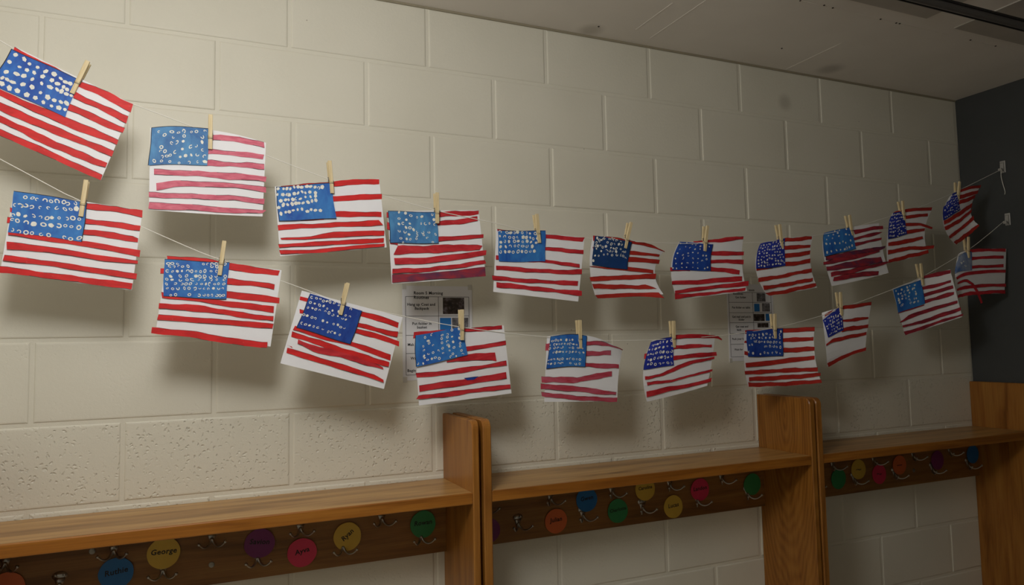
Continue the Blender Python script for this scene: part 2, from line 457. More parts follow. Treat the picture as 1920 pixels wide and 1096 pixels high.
locker(2.069, 3.246, .024, .024, 'oak coat locker unit at the right, ending against the dark grey wall', (2.376, 2.595, 2.819, 3.039), (2.154, 2.265, 2.484, 2.706, 2.927, 3.149), ((2.819, 1.052),))

# ------------------------------------------------------------------ round name tags on the hook rails
TC = {'orange': (.62, .13, .03, 1), 'blue': (.012, .13, .36, 1), 'yellow': (.62, .40, .05, 1), 'purple': (.17, .018, .12, 1), 'pink': (.62, .03, .09, 1), 'green': (.03, .22, .07, 1)}
TM = {k: plain(k + '_card', c, .45, var=.05, vscale=20) for k, c in TC.items()}
def disc_mesh(seed, r=.038):
    rn = random.Random(seed); n = 36; ph = [rn.uniform(0, 6.28) for _ in range(3)]
    rad = [r * (1 + .012 * math.sin(2 * a + ph[0]) + .008 * math.sin(3 * a + ph[1]) + .006 * math.sin(7 * a + ph[2])) for a in (2 * math.pi * k / n for k in range(n))]
    b = MB(); b.prism([(rad[k] * math.cos(2 * math.pi * k / n), rad[k] * math.sin(2 * math.pi * k / n)) for k in range(n)], 'y', 0, -.0008)
    return b
tags = [
 (-.233, -1.386, 'orange', '', 0, 'orange round card tag cut off at the bottom left corner'),
 (-.010, -1.382, 'blue', 'Ruthie', .12, 'blue round name tag below a hook, left of the yellow one'),
 (.094, -1.348, 'yellow', 'George', .0, 'yellow round name tag beside the leftmost blue tag'),
 (.321, -1.353, 'purple', 'Savion', -.12, 'purple round name tag tucked under the left shelf'),
 (.429, -1.391, 'pink', 'Ayva', .18, 'bright pink round name tag low on the left rail'),
 (.550, -1.364, 'yellow', 'Ryan', .7, 'yellow round name tag with slanted writing, right of the pink tag'),
 (.766, -1.356, 'green', 'Rowan', .03, 'green round name tag beside the first double upright'),
 (.967, -1.399, 'purple', '', 0, 'purple round tag half hidden behind the first double upright'),
 (1.195, -1.397, 'orange', 'Julian', .05, 'orange round name tag on the middle rail'),
 (1.306, -1.343, 'blue', 'Gwen', .08, 'blue round name tag under the middle shelf'),
 (1.420, -1.391, 'green', 'Charlotte', .08, 'green round name tag low on the middle rail, right of the blue one'),
 (1.528, -1.332, 'yellow', 'Carolina', .05, 'yellow round name tag half hidden by the middle shelf'),
 (1.638, -1.401, 'yellow', 'Lucas', .08, 'yellow round name tag low on the middle rail'),
 (1.751, -1.356, 'pink', 'Landon', .05, 'dark pink round name tag under the middle shelf'),
 (1.981, -1.360, 'green', '', 0, 'dark green round tag next to the second double upright, middle rail'),
 (2.400, -1.380, 'green', '', 0, 'green round tag at the left end of the right rail'),
 (2.507, -1.354, 'yellow', '~', 0, 'yellow round tag with dark scribble on the right rail'),
 (2.618, -1.382, 'pink', '~', 0, 'pink round tag on the right rail'),
 (2.734, -1.357, 'orange', '~', 0, 'orange round tag on the right rail'),
 (2.958, -1.357, 'purple', '', 0, 'dark purple round tag on the right rail'),
 (3.180, -1.350, 'blue', '', 0, 'dark blue round tag nearest the dark grey wall'),
]
for i, (x, z, c, nm, rot, lab) in enumerate(tags):
    base = (x, -.0232, z + 2.4384)
    T = empty('name_tag', base, lab, 'name tag', 'round name tags on the hook rails')
    o = disc_mesh(i).build('card', TM[c], T); recalc(o)
    if nm == '~':
        b = MB(); rn = random.Random(i)
        b.tube([(-.014 + .0022 * k, -.0012, rn.uniform(-.004, .004)) for k in range(13)], .0011, 5); b.build('lettering', INK, T)
    elif nm:
        text_on_wall([(nm, 0, .004, .0185 if len(nm) < 8 else .015, rot, .12, 'CENTER')], 'lettering', INK, T, (0, -.0010, 0))

# ------------------------------------------------------------------ routine posters on the wall
SHEET = plain('laminated_white_sheet', (.74, .73, .75, 1), .25, spec=.5)
LINE = plain('printed_line', (.03, .03, .035, 1), .5)
PBLUE = plain('printed_blue', (.02, .17, .50, 1), .4)
def photo_mat(name, c1, c2, c3, scale):
    m = NT(name); f = m.noise(scale, m.coord('Object'), 5, .7)
    m.set('Base Color', m.ramp(f, [(.36, c1), (.52, c2), (.68, c3)])); m.set('Roughness', .35); return m.m
PH_DARK = photo_mat('printed_cloakroom_photo', (.010, .008, .008, 1), (.045, .028, .022, 1), (.20, .17, .19, 1), 60)
PH_MID = photo_mat('printed_grey_photo', (.05, .05, .055, 1), (.16, .15, .16, 1), (.35, .33, .35, 1), 70)
def poster(x0, z1, w, h, label, hl, vl, texts, pics, sleeve=False):
    P = empty('routine_poster', (x0 + w / 2, -.0005, z1 - h), label, 'poster', 'routine posters taped to the wall')
    def U(u, v): return (u * w - w / 2, h - v * h)
    b = MB(); b.box(-w / 2, w / 2, -.0012, 0, 0, h); b.build('sheet', SHEET, P)
    b = MB(); t = .0006
    xs = [U(u, 0)[0] for u in vl]; zs = [U(0, v)[1] for v in hl]
    for z in zs: b.box(xs[0], xs[-1], -.0016, -.0010, z - t, z + t)
    for x in xs: b.box(x - t, x + t, -.0016, -.0010, zs[-1], zs[0])
    b.build('table_lines', LINE, P)
    for u0, u1, v0, v1, m in pics:
        a = U(u0, v1); c = U(u1, v0); b = MB(); b.box(a[0], c[0], -.0017, -.0010, a[1], c[1]); b.build('printed_picture', m, P)
    text_on_wall([(s, *U(u, v), sz, 0, 0, al) for s, u, v, sz, al in texts], 'lettering', INK, P, (0, -.0015, 0))
    for (u, v) in ((.03, .01), (.97, .01), (.03, .99), (.97, .99)):
        a = U(u, v); b = MB(); b.box(a[0] - .006, a[0] + .006, -.0016, -.0004, a[1] - .008, a[1] + .008); b.build('tape', plain('clear_tape', (.55, .53, .48, 1), .15), P)
    return P
C = 'CENTER'; Lf = 'LEFT'
poster(.717, 1.7715, .2185, .2785, 'white printed routine poster behind the blue corner of a flag, left of the two posters',
  (.116, .323, .526, .717, .943), (.044, .507, .953),
  [('Room 5 Morning', .158, .078, .0125, Lf), ('Routines', .158, .126, .0125, Lf), ('Hang up Coat and', .263, .200, .0112, C), ('Backpack', .27, .243, .0112, C),
   ('Put folder in', .27, .404, .0112, C), ('basket', .27, .443, .0112, C), ('Mak', .067, .625, .0112, Lf), ('Wa', .106, .77, .0112, Lf), ('Begin', .06, .898, .0112, Lf)],
  [(.572, .883, .125, .302, PH_DARK), (.527, .687, .343, .49, PBLUE), (.702, .94, .343, .49, PH_MID)])
poster(1.921, 1.795, .2165, .280, 'white printed routine poster in the middle of the wall, right of the two posters',
  (.110, .240, .375, .505, .645, .782, .945), (.035, .545, .955),
  [('noon', .47, .078, .0125, Lf), ('Routines', .13, .128, .0125, Lf), ('Get folder', .29, .175, .0112, C), ('Put folder on table', .29, .308, .0105, C),
   ('Get mail and put in', .29, .428, .0105, C), ('folder', .29, .466, .0105, C), ('Get coat and', .29, .556, .0105, C), ('back', .18, .598, .0105, Lf), ('Pack your b', .07, .715, .0105, Lf), ('Wait for', .11, .852, .0105, Lf)],
  [(.64, .83, .118, .228, PH_MID), (.575, .69, .258, .36, PBLUE), (.75, .92, .25, .36, PH_MID), (.555, .79, .392, .485, PH_DARK), (.82, .93, .39, .482, PBLUE), (.63, .87, .512, .57, PH_DARK)])

# ------------------------------------------------------------------ strings and wall hooks
FLAGS = {
'F1':dict(grid=[[(-0.2148,-0.19,2.2772),(0.0212,-0.19,2.1738)],[(-0.2697,-0.19,2.0977),(-0.0421,-0.19,1.987)]],
 stripes=[[(0.002,0.008,0.003,0.065),(0.579,0.022,0.582,0.1),(0.775,-0.002,0.762,0.084),(1.0,-0.0,1.008,0.105)],[(0.54,0.175,0.549,0.251),(0.786,0.171,0.793,0.242),(1.003,0.156,1.01,0.247)],[(0.534,0.333,0.544,0.412),(0.825,0.314,0.799,0.4),(1.014,0.309,1.014,0.376)],[(-0.009,0.552,-0.002,0.623),(0.305,0.529,0.32,0.609),(0.56,0.495,0.571,0.601),(1.004,0.465,1.008,0.533)],[(0.005,0.694,0.014,0.773),(0.306,0.668,0.308,0.766),(0.549,0.656,0.558,0.735),(1.005,0.614,1.007,0.687)],[(0.029,0.829,0.037,0.9),(0.102,0.825,0.122,0.898),(0.409,0.819,0.408,0.906),(0.712,0.801,0.711,0.888),(0.994,0.774,0.995,0.839)],[(0.048,0.987,0.049,1.057),(0.143,0.973,0.163,1.047),(0.456,0.946,0.44,1.025),(0.726,0.943,0.721,1.014),(0.996,0.927,0.999,0.997)]],
 canton=[(-0.01,0.042),(0.535,0.02),(0.553,0.506),(-0.054,0.534)],dots=[(0.082,0.104),(0.217,0.113),(0.308,0.159),(0.423,0.155),(0.544,0.163),(0.668,0.149),(0.763,0.181),(0.845,0.204),(0.913,0.196),(0.07,0.314),(0.211,0.331),(0.315,0.324),(0.42,0.315),(0.541,0.317),(0.659,0.313),(0.758,0.33),(0.843,0.342),(0.897,0.364),(0.097,0.58),(0.219,0.529),(0.31,0.494),(0.429,0.48),(0.56,0.476),(0.68,0.473),(0.77,0.468),(0.839,0.454),(0.906,0.471),(0.979,0.462),(0.087,0.762),(0.152,0.752),(0.227,0.746),(0.349,0.703),(0.467,0.66),(0.585,0.693),(0.699,0.724),(0.799,0.728),(0.881,0.705),(0.955,0.662),(0.117,0.887),(0.234,0.908),(0.33,0.902),(0.452,0.889),(0.569,0.869),(0.678,0.892),(0.787,0.883),(0.887,0.855),(0.963,0.828),(0.003,0.755)],pin=(-0.1021,2.1827,21.1)),
'F2':dict(grid=[[(0.0581,-0.19,2.1216),(0.1855,-0.19,2.1302),(0.3183,-0.19,2.1104)],[(0.0577,-0.19,1.9255),(0.1809,-0.19,1.9223),(0.311,-0.19,1.9231)]],
 stripes=[[(0.495,0.056,0.497,0.129),(0.666,0.04,0.668,0.104),(0.831,0.011,0.846,0.08),(0.982,0.003,0.989,0.078)],[(0.487,0.231,0.488,0.291),(0.722,0.215,0.723,0.269),(0.987,0.168,0.979,0.237)],[(0.484,0.366,0.486,0.43),(0.725,0.349,0.727,0.407),(0.993,0.294,0.995,0.367)],[(0.038,0.504,0.039,0.581),(0.348,0.511,0.349,0.566),(0.678,0.488,0.68,0.568),(1.017,0.459,1.013,0.532)],[(0.06,0.674,0.064,0.763),(0.24,0.632,0.241,0.701),(0.427,0.625,0.428,0.689),(0.758,0.605,0.76,0.663),(1.018,0.601,1.02,0.675)],[(-0.003,0.788,-0.002,0.849),(0.358,0.778,0.359,0.837),(0.749,0.759,0.75,0.82),(1.011,0.766,1.007,0.836)],[(0.003,0.909,-0.004,0.992),(0.39,0.901,0.391,0.969),(0.753,0.915,0.755,0.976),(1.027,0.914,1.003,0.956)]],
 canton=[(0.012,0.001),(0.502,-0.014),(0.501,0.428),(-0.012,0.464)],dots=[(0.122,0.133),(0.236,0.216),(0.364,0.148),(0.472,0.166),(0.566,0.125),(0.576,0.249),(0.699,0.131),(0.782,0.121),(0.934,0.099),(0.888,0.257),(0.391,0.283),(0.564,0.386),(0.458,0.418),(0.366,0.446),(0.195,0.537),(0.189,0.653),(0.263,0.652),(0.891,0.386),(0.905,0.597),(0.695,0.532),(0.787,0.504),(0.56,0.6),(0.439,0.67),(0.531,0.794),(0.622,0.766),(0.715,0.747),(0.81,0.738),(0.355,0.741),(0.226,0.795),(0.3,0.779),(0.09,0.896),(0.214,0.903),(0.363,0.923),(0.526,0.961),(0.685,0.942),(0.833,0.93),(0.948,0.91),(0.94,0.765)],pin=(0.1891,2.0807,0.1)),
'F3':dict(grid=[[(0.34,-0.19,2.0004),(0.6054,-0.19,2.0402)],[(0.3528,-0.19,1.8249),(0.6242,-0.19,1.8566)]],
 stripes=[[(0.052,-0.002,0.051,0.031),(0.55,-0.011,0.545,0.061),(0.838,-0.018,0.832,0.066),(0.999,0.01,0.995,0.073)],[(0.511,0.202,0.506,0.274),(0.758,0.206,0.752,0.289),(1.01,0.22,1.005,0.293)],[(0.53,0.421,0.525,0.5),(0.985,0.485,0.98,0.554)],[(0.208,0.495,0.207,0.525),(0.428,0.504,0.426,0.527)],[(-0.001,0.551,0.001,0.628),(0.346,0.577,0.343,0.635),(0.668,0.586,0.663,0.661),(0.951,0.6,0.984,0.678)],[(0.015,0.743,0.02,0.767),(0.272,0.755,0.269,0.798),(0.506,0.714,0.5,0.799),(0.992,0.754,0.984,0.823)],[(-0.009,0.832,-0.004,0.882),(0.37,0.836,0.385,0.901),(0.652,0.847,0.648,0.91),(0.981,0.862,0.974,0.927)],[(-0.004,0.917,0.004,0.973),(0.325,0.948,0.322,1.001),(0.646,0.935,0.642,0.994),(0.979,0.942,0.973,0.985)]],
 canton=[(0.006,0.007),(0.522,0.009),(0.538,0.535),(0.008,0.503)],dots=[(0.042,0.064),(0.13,0.081),(0.185,0.079),(0.251,0.078),(0.331,0.048),(0.384,0.053),(0.463,0.07),(0.55,0.059),(0.622,0.078),(0.694,0.086),(0.758,0.108),(0.822,0.099),(0.022,0.22),(0.113,0.248),(0.18,0.255),(0.225,0.259),(0.319,0.23),(0.382,0.236),(0.454,0.204),(0.515,0.229),(0.596,0.222),(0.685,0.238),(0.012,0.416),(0.074,0.422),(0.154,0.401),(0.209,0.406),(0.271,0.4),(0.342,0.387),(0.412,0.382),(0.499,0.344),(0.601,0.353),(0.685,0.334),(0.025,0.595),(0.104,0.542),(0.179,0.537),(0.259,0.524),(0.326,0.51),(0.389,0.5),(0.45,0.517),(0.538,0.501),(0.61,0.469),(0.677,0.467),(0.055,0.783),(0.135,0.749),(0.196,0.746),(0.272,0.713),(0.342,0.691),(0.42,0.697),(0.502,0.757),(0.584,0.717),(0.653,0.737),(0.746,0.744)],pin=(0.4813,1.9916,-5.1)),
'F4':dict(grid=[[(0.6289,-0.186,1.954),(0.7594,-0.186,1.964),(0.8902,-0.186,1.9726)],[(0.6384,-0.186,1.76),(0.7725,-0.186,1.7714),(0.9086,-0.186,1.7853)]],
 stripes=[[(-0.012,0.009,-0.015,0.084),(0.559,0.025,0.554,0.093),(0.758,0.008,0.752,0.092),(0.999,0.01,0.995,0.062)],[(0.505,0.16,0.502,0.219),(0.749,0.132,0.743,0.212),(0.976,0.097,0.975,0.164)],[(-0.015,0.15,-0.019,0.254),(0.017,0.161,0.013,0.265)],[(0.515,0.376,0.51,0.45),(0.732,0.377,0.728,0.437),(1.024,0.366,1.019,0.424)],[(-0.002,0.387,0.005,0.453),(0.083,0.448,0.082,0.471)],[(0.081,0.482,0.034,0.597),(0.427,0.497,0.421,0.604),(0.724,0.497,0.716,0.606),(0.995,0.536,0.959,0.595)],[(0.035,0.648,0.039,0.739),(0.345,0.666,0.34,0.752),(0.594,0.646,0.589,0.738),(1.035,0.611,1.026,0.683)],[(0.011,0.797,0.006,0.868),(0.41,0.806,0.406,0.864),(0.704,0.784,0.7,0.847),(1.007,0.757,1.015,0.812)],[(0.005,0.874,0.001,0.987),(0.405,0.884,0.4,0.98),(0.698,0.873,0.69,0.992),(0.999,0.856,0.996,0.999)]],
 canton=[(0.003,-0.004),(0.514,0.024),(0.519,0.478),(0.005,0.444)],dots=[(0.219,0.032),(0.354,0.053),(0.456,0.136),(0.584,0.183),(0.692,0.146),(0.909,0.089),(0.203,0.236),(0.358,0.261),(0.201,0.397),(0.29,0.382),(0.423,0.379),(0.659,0.374),(0.75,0.372),(0.835,0.37),(0.942,0.389),(0.34,0.508),(0.416,0.528),(0.498,0.569),(0.194,0.617),(0.317,0.636),(0.566,0.632),(0.672,0.652),(0.805,0.641),(0.942,0.239),(0.398,0.72),(0.554,0.748),(0.687,0.737),(0.766,0.822),(0.223,0.837),(0.328,0.87),(0.407,0.869),(0.254,0.964),(0.54,0.846),(0.871,0.958),(0.942,0.712),(0.603,0.995),(0.687,0.994),(0.967,0.992)],pin=(0.7648,1.9275,-0.7)),
'F5':dict(grid=[[(0.9419,-0.19,1.9199),(1.2288,-0.19,1.9082)],[(0.9287,-0.19,1.7415),(1.2012,-0.19,1.7151)]],
 stripes=[[(0.006,-0.004,0.007,0.024),(0.533,0.006,0.537,0.072),(0.773,0.008,0.777,0.069),(1.0,0.003,0.981,0.075)],[(0.533,0.211,0.536,0.264),(0.785,0.197,0.789,0.262),(1.002,0.201,1.005,0.263)],[(0.007,0.413,0.009,0.485),(0.556,0.411,0.559,0.457),(0.799,0.41,0.803,0.467),(0.968,0.428,0.972,0.482)],[(0.013,0.576,0.018,0.648),(0.32,0.57,0.324,0.636),(0.686,0.55,0.69,0.611),(1.004,0.5,1.009,0.584)],[(-0.025,0.747,-0.019,0.817),(0.329,0.741,0.332,0.803),(0.696,0.715,0.7,0.772),(0.971,0.686,0.97,0.762)],[(0.027,0.84,0.031,0.924),(0.334,0.841,0.337,0.911),(0.705,0.846,0.708,0.904),(1.028,0.831,1.033,0.909)]],
 canton=[(0.013,0.019),(0.536,-0.045),(0.56,0.44),(0.04,0.515)],dots=[(0.038,0.05),(0.174,0.076),(0.261,0.068),(0.334,0.068),(0.404,0.064),(0.504,0.073),(0.591,0.079),(0.666,0.088),(0.777,0.087),(0.83,0.094),(0.043,0.189),(0.127,0.212),(0.236,0.235),(0.323,0.234),(0.412,0.22),(0.517,0.219),(0.59,0.218),(0.67,0.231),(0.732,0.251),(0.835,0.24),(0.044,0.381),(0.139,0.357),(0.235,0.353),(0.331,0.353),(0.414,0.335),(0.514,0.355),(0.606,0.341),(0.689,0.371),(0.796,0.384),(0.049,0.51),(0.146,0.523),(0.245,0.506),(0.344,0.502),(0.422,0.488),(0.516,0.508),(0.601,0.504),(0.711,0.507),(0.047,0.686),(0.135,0.675),(0.222,0.685),(0.305,0.702),(0.404,0.688),(0.495,0.677),(0.585,0.677),(0.67,0.667),(0.762,0.666)],pin=(1.0749,1.8852,-5.8)),
'F6':dict(grid=[[(1.2582,-0.19,1.9136),(1.3897,-0.19,1.9076),(1.5363,-0.16,1.8807)],[(1.2413,-0.195,1.8212),(1.3601,-0.195,1.816),(1.4813,-0.185,1.8099)],[(1.2708,-0.17,1.7369),(1.3796,-0.19,1.7397),(1.4935,-0.21,1.738)]],
 stripes=[[(-0.001,-0.003,0.014,0.081),(0.518,0.009,0.535,0.06),(0.678,-0.009,0.696,0.035),(0.81,-0.027,0.834,0.023),(1.013,0.0,1.017,0.013)],[(0.021,0.18,0.028,0.201),(0.052,0.196,0.056,0.23)],[(0.552,0.172,0.559,0.235),(0.753,0.148,0.771,0.204),(0.983,0.099,0.987,0.147)],[(0.543,0.279,0.548,0.365),(0.865,0.239,0.885,0.323),(1.027,0.206,1.038,0.301)],[(-0.007,0.497,-0.005,0.509),(0.245,0.501,0.245,0.525),(0.564,0.453,0.566,0.533),(0.967,0.462,0.968,0.541)],[(-0.021,0.682,-0.015,0.755),(0.239,0.648,0.23,0.731),(0.562,0.614,0.554,0.698),(1.017,0.542,0.995,0.658)],[(0.001,0.8,0.008,0.884),(0.298,0.802,0.281,0.889),(0.663,0.813,0.642,0.892),(0.813,0.796,0.834,0.888),(0.946,0.877,0.935,0.891)],[(0.004,0.996,0.019,1.055),(0.336,0.981,0.309,1.068),(0.648,0.973,0.618,1.055),(0.943,0.966,0.962,1.092)]],
 canton=[(0.026,0.008),(0.536,0.039),(0.557,0.518),(0.03,0.483)],dots=[(0.048,0.056),(0.13,0.102),(0.214,0.073),(0.254,0.038),(0.369,0.032),(0.433,0.037),(0.509,0.047),(0.587,0.053),(0.69,0.068),(0.061,0.216),(0.134,0.156),(0.189,0.115),(0.353,0.167),(0.457,0.194),(0.537,0.184),(0.656,0.159),(0.743,0.16),(0.061,0.319),(0.113,0.319),(0.176,0.296),(0.246,0.337),(0.322,0.304),(0.469,0.319),(0.543,0.327),(0.615,0.319),(0.743,0.293),(0.084,0.418),(0.221,0.48),(0.363,0.426),(0.444,0.418),(0.538,0.422),(0.624,0.412),(0.817,0.385),(0.882,0.36),(0.06,0.651),(0.162,0.643),(0.295,0.581),(0.403,0.538),(0.521,0.546),(0.656,0.52),(0.772,0.505),(0.841,0.522),(0.911,0.566),(0.022,0.834)],pin=(1.3681,1.8795,15.5)),
'F7':dict(grid=[[(1.5936,-0.165,1.9112),(1.7033,-0.19,1.9184),(1.8407,-0.19,1.9387)],[(1.5376,-0.193,1.8182),(1.6847,-0.193,1.8295),(1.8285,-0.19,1.8448)],[(1.5646,-0.185,1.7246),(1.7023,-0.19,1.7379),(1.836,-0.2,1.7529)]],
 stripes=[[(0.226,-0.008,0.231,0.008),(0.467,-0.013,0.478,0.04),(0.736,-0.022,0.749,0.062),(0.992,-0.002,0.993,0.054)],[(0.504,0.213,0.517,0.287),(0.765,0.236,0.769,0.321),(1.028,0.289,1.024,0.354)],[(0.514,0.373,0.517,0.434),(0.769,0.389,0.768,0.456),(1.024,0.433,1.017,0.517)],[(-0.015,0.456,-0.01,0.53),(0.245,0.528,0.245,0.545)],[(0.528,0.498,0.527,0.577),(0.736,0.545,0.73,0.624),(0.95,0.608,0.938,0.687)],[(-0.002,0.693,-0.011,0.755),(0.363,0.712,0.353,0.787),(0.665,0.704,0.653,0.79),(0.973,0.727,0.959,0.814)],[(0.006,0.857,-0.006,0.912),(0.238,0.833,0.224,0.898),(0.619,0.829,0.609,0.888),(1.054,0.825,1.032,0.915)],[(-0.012,0.911,-0.036,0.988),(0.323,0.935,0.311,0.982),(0.669,0.939,0.659,0.981),(0.986,0.935,0.971,0.986)]],
 canton=[(0.012,0.0),(0.537,0.079),(0.524,0.57),(0.005,0.509)],dots=[(-0.04,0.108),(0.052,0.067),(0.228,0.037),(0.403,0.06),(0.51,0.089),(0.644,0.105),(-0.046,0.196),(0.099,0.293),(0.234,0.168),(0.368,0.188),(0.518,0.232),(0.659,0.223),(-0.02,0.299),(0.077,0.417),(-0.024,0.457),(0.224,0.462),(0.361,0.384),(0.479,0.342),(0.622,0.37),(0.77,0.452),(-0.062,0.582),(0.052,0.612),(0.248,0.585),(0.379,0.49),(0.514,0.573),(0.648,0.566),(0.866,0.447),(-0.024,0.685),(0.086,0.769),(0.241,0.763),(0.375,0.733),(0.522,0.716),(0.655,0.729),(0.765,0.652),(0.877,0.574),(0.007,0.824),(0.025,0.929),(0.114,0.944),(0.242,0.905),(0.361,0.901),(0.521,0.895),(0.65,0.909),(0.837,0.921),(0.916,0.882),(0.905,0.098)],pin=(1.6721,1.8810,8.1)),
'F8':dict(grid=[[(1.941,-0.16,1.9168),(2.0185,-0.19,1.9367),(2.154,-0.19,1.9519)],[(1.8823,-0.195,1.8276),(2.0069,-0.198,1.8403),(2.135,-0.19,1.8598)],[(1.9496,-0.17,1.7414),(2.0469,-0.19,1.7526),(2.1505,-0.2,1.769)]],
 stripes=[[(0.499,-0.005,0.507,0.065),(0.731,0.007,0.739,0.078),(0.981,0.005,0.986,0.065)],[(0.511,0.127,0.514,0.206),(0.744,0.149,0.746,0.22),(0.987,0.168,0.985,0.224)],[(0.513,0.276,0.517,0.357),(0.746,0.282,0.743,0.363),(0.994,0.282,0.989,0.356)],[(0.519,0.43,0.508,0.505),(0.736,0.444,0.726,0.516),(0.998,0.439,0.988,0.522)],[(0.005,0.495,0.001,0.533),(0.283,0.491,0.28,0.513)],[(0.001,0.662,-0.02,0.74),(0.425,0.647,0.408,0.71),(0.706,0.623,0.691,0.686),(1.002,0.633,0.987,0.7)],[(0.024,0.817,0.003,0.883),(0.376,0.81,0.351,0.873),(0.659,0.795,0.634,0.867),(0.976,0.808,0.955,0.866)],[(-0.008,0.946,0.032,0.994),(0.322,0.936,0.285,1.007),(0.616,0.912,0.585,0.985),(0.993,0.916,0.98,0.977)]],
 canton=[(0.0,-0.0),(0.51,0.005),(0.509,0.501),(-0.0,0.504)],dots=[],pin=(2.0040,1.9006,-7.5)),
'F9':dict(grid=[[(2.2328,-0.17,1.9671),(2.3387,-0.19,1.9915),(2.4877,-0.19,2.0142)],[(2.1983,-0.19,1.8973),(2.3414,-0.198,1.905),(2.4957,-0.19,1.9318)],[(2.2425,-0.18,1.7765),(2.3723,-0.19,1.7988),(2.5178,-0.195,1.8286)]],
 stripes=[[(0.545,0.08,0.559,0.182),(0.727,0.083,0.718,0.155),(0.895,0.061,0.887,0.144),(1.064,0.082,1.065,0.165)],[(0.523,0.255,0.523,0.308),(0.709,0.217,0.7,0.28),(0.881,0.205,0.872,0.275),(1.044,0.221,1.036,0.244)],[(0.522,0.353,0.525,0.419),(0.756,0.341,0.748,0.392),(1.018,0.345,1.005,0.388)],[(0.027,0.579,0.015,0.646),(0.351,0.513,0.337,0.6),(0.666,0.491,0.651,0.577),(1.057,0.53,1.041,0.574)],[(-0.031,0.676,-0.038,0.721),(0.218,0.604,0.203,0.684),(0.539,0.566,0.525,0.644),(0.93,0.573,0.924,0.606)],[(-0.003,0.747,-0.008,0.802),(0.32,0.691,0.3,0.789),(0.622,0.665,0.598,0.788),(0.93,0.701,0.94,0.798)],[(0.044,0.826,0.032,0.88),(0.357,0.807,0.341,0.873),(0.675,0.785,0.661,0.85),(1.042,0.816,1.034,0.845)],[(0.07,0.892,0.042,0.944),(0.342,0.871,0.324,0.941),(0.591,0.879,0.575,0.953),(0.837,0.925,0.814,0.99)]],
 canton=[(-0.012,0.009),(0.497,-0.001),(0.53,0.466),(0.005,0.589)],dots=[(0.828,0.059),(0.878,0.359),(0.512,0.175),(0.355,0.219),(0.536,0.335),(0.31,0.384),(0.12,0.405),(0.776,0.302),(0.888,0.609),(0.098,0.575),(0.222,0.593),(0.367,0.605),(0.515,0.622),(0.713,0.667),(0.628,0.588),(0.894,0.849),(0.802,0.859),(0.71,0.883),(0.645,0.893),(0.508,0.884),(0.378,0.874),(0.223,0.866),(0.091,0.878),(0.186,0.232),(0.58,0.057),(0.414,0.057)],pin=(2.3412,1.9517,-9.4)),
'F10':dict(grid=[[(2.5944,-0.165,2.061),(2.6394,-0.19,2.072),(2.8051,-0.18,2.0907)],[(2.5219,-0.195,1.9637),(2.6199,-0.198,1.9801),(2.7305,-0.195,1.9984)],[(2.5267,-0.185,1.8691),(2.6295,-0.19,1.884),(2.7326,-0.2,1.9086)]],
 stripes=[[(0.0,0.0,0.055,0.03),(0.485,-0.019,0.488,0.048),(0.712,-0.028,0.725,0.049),(0.977,-0.017,0.995,0.052)],[(0.476,0.121,0.478,0.201),(0.736,0.125,0.745,0.192),(0.956,0.118,0.977,0.191)],[(0.485,0.283,0.485,0.353),(0.84,0.32,0.849,0.382),(1.184,0.463,1.184,0.511)],[(0.493,0.437,0.49,0.521),(0.769,0.444,0.772,0.515),(0.986,0.461,0.979,0.521)],[(0.026,0.622,0.029,0.693),(0.472,0.615,0.467,0.703),(0.922,0.626,0.934,0.683)],[(0.021,0.768,0.018,0.848),(0.551,0.763,0.545,0.832),(1.19,0.887,1.146,0.949)],[(0.025,0.95,0.018,1.012),(0.537,0.912,0.529,0.984),(1.01,0.939,0.997,1.006)]],
 canton=[(-0.054,0.003),(0.414,0.027),(0.511,0.524),(0.012,0.558)],dots=[],pin=(2.6197,2.0205,-6.8)),
'F11':dict(grid=[[(2.9336,-0.16,2.1461),(2.9593,-0.19,2.169),(3.1082,-0.18,2.2033)],[(2.8301,-0.2,2.035),(2.9245,-0.2,2.0642),(3.0165,-0.19,2.0958)],[(2.9377,-0.17,1.9534),(2.979,-0.19,1.9903),(3.0308,-0.21,2.03)]],
 stripes=[[(0.476,-0.015,0.48,0.04),(0.766,-0.025,0.794,0.029),(0.989,-0.006,1.012,0.053)],[(0.434,0.088,0.454,0.166),(0.771,0.095,0.807,0.176),(1.01,0.088,1.036,0.155)],[(0.458,0.189,0.495,0.274),(0.749,0.197,0.775,0.28),(0.99,0.179,1.017,0.257)],[(0.001,0.495,-0.003,0.565),(0.553,0.416,0.559,0.509),(1.002,0.344,1.016,0.45)],[(0.001,0.607,-0.001,0.678),(0.522,0.57,0.49,0.653),(1.026,0.494,0.998,0.571)],[(-0.004,0.799,-0.023,0.854),(0.619,0.742,0.589,0.821),(1.066,0.695,1.02,0.799)],[(0.008,0.94,0.023,1.002),(0.553,0.947,0.506,1.038),(1.01,0.96,0.971,1.023)]],
 canton=[(-0.045,0.001),(0.422,0.013),(0.554,0.392),(-0.003,0.476)],dots=[],pin=(2.9340,2.1186,7.9)),
'L1':dict(grid=[[(-0.2081,-0.19,1.9526),(0.0446,-0.19,1.9227)],[(-0.2293,-0.19,1.772),(0.0251,-0.19,1.7353)]],
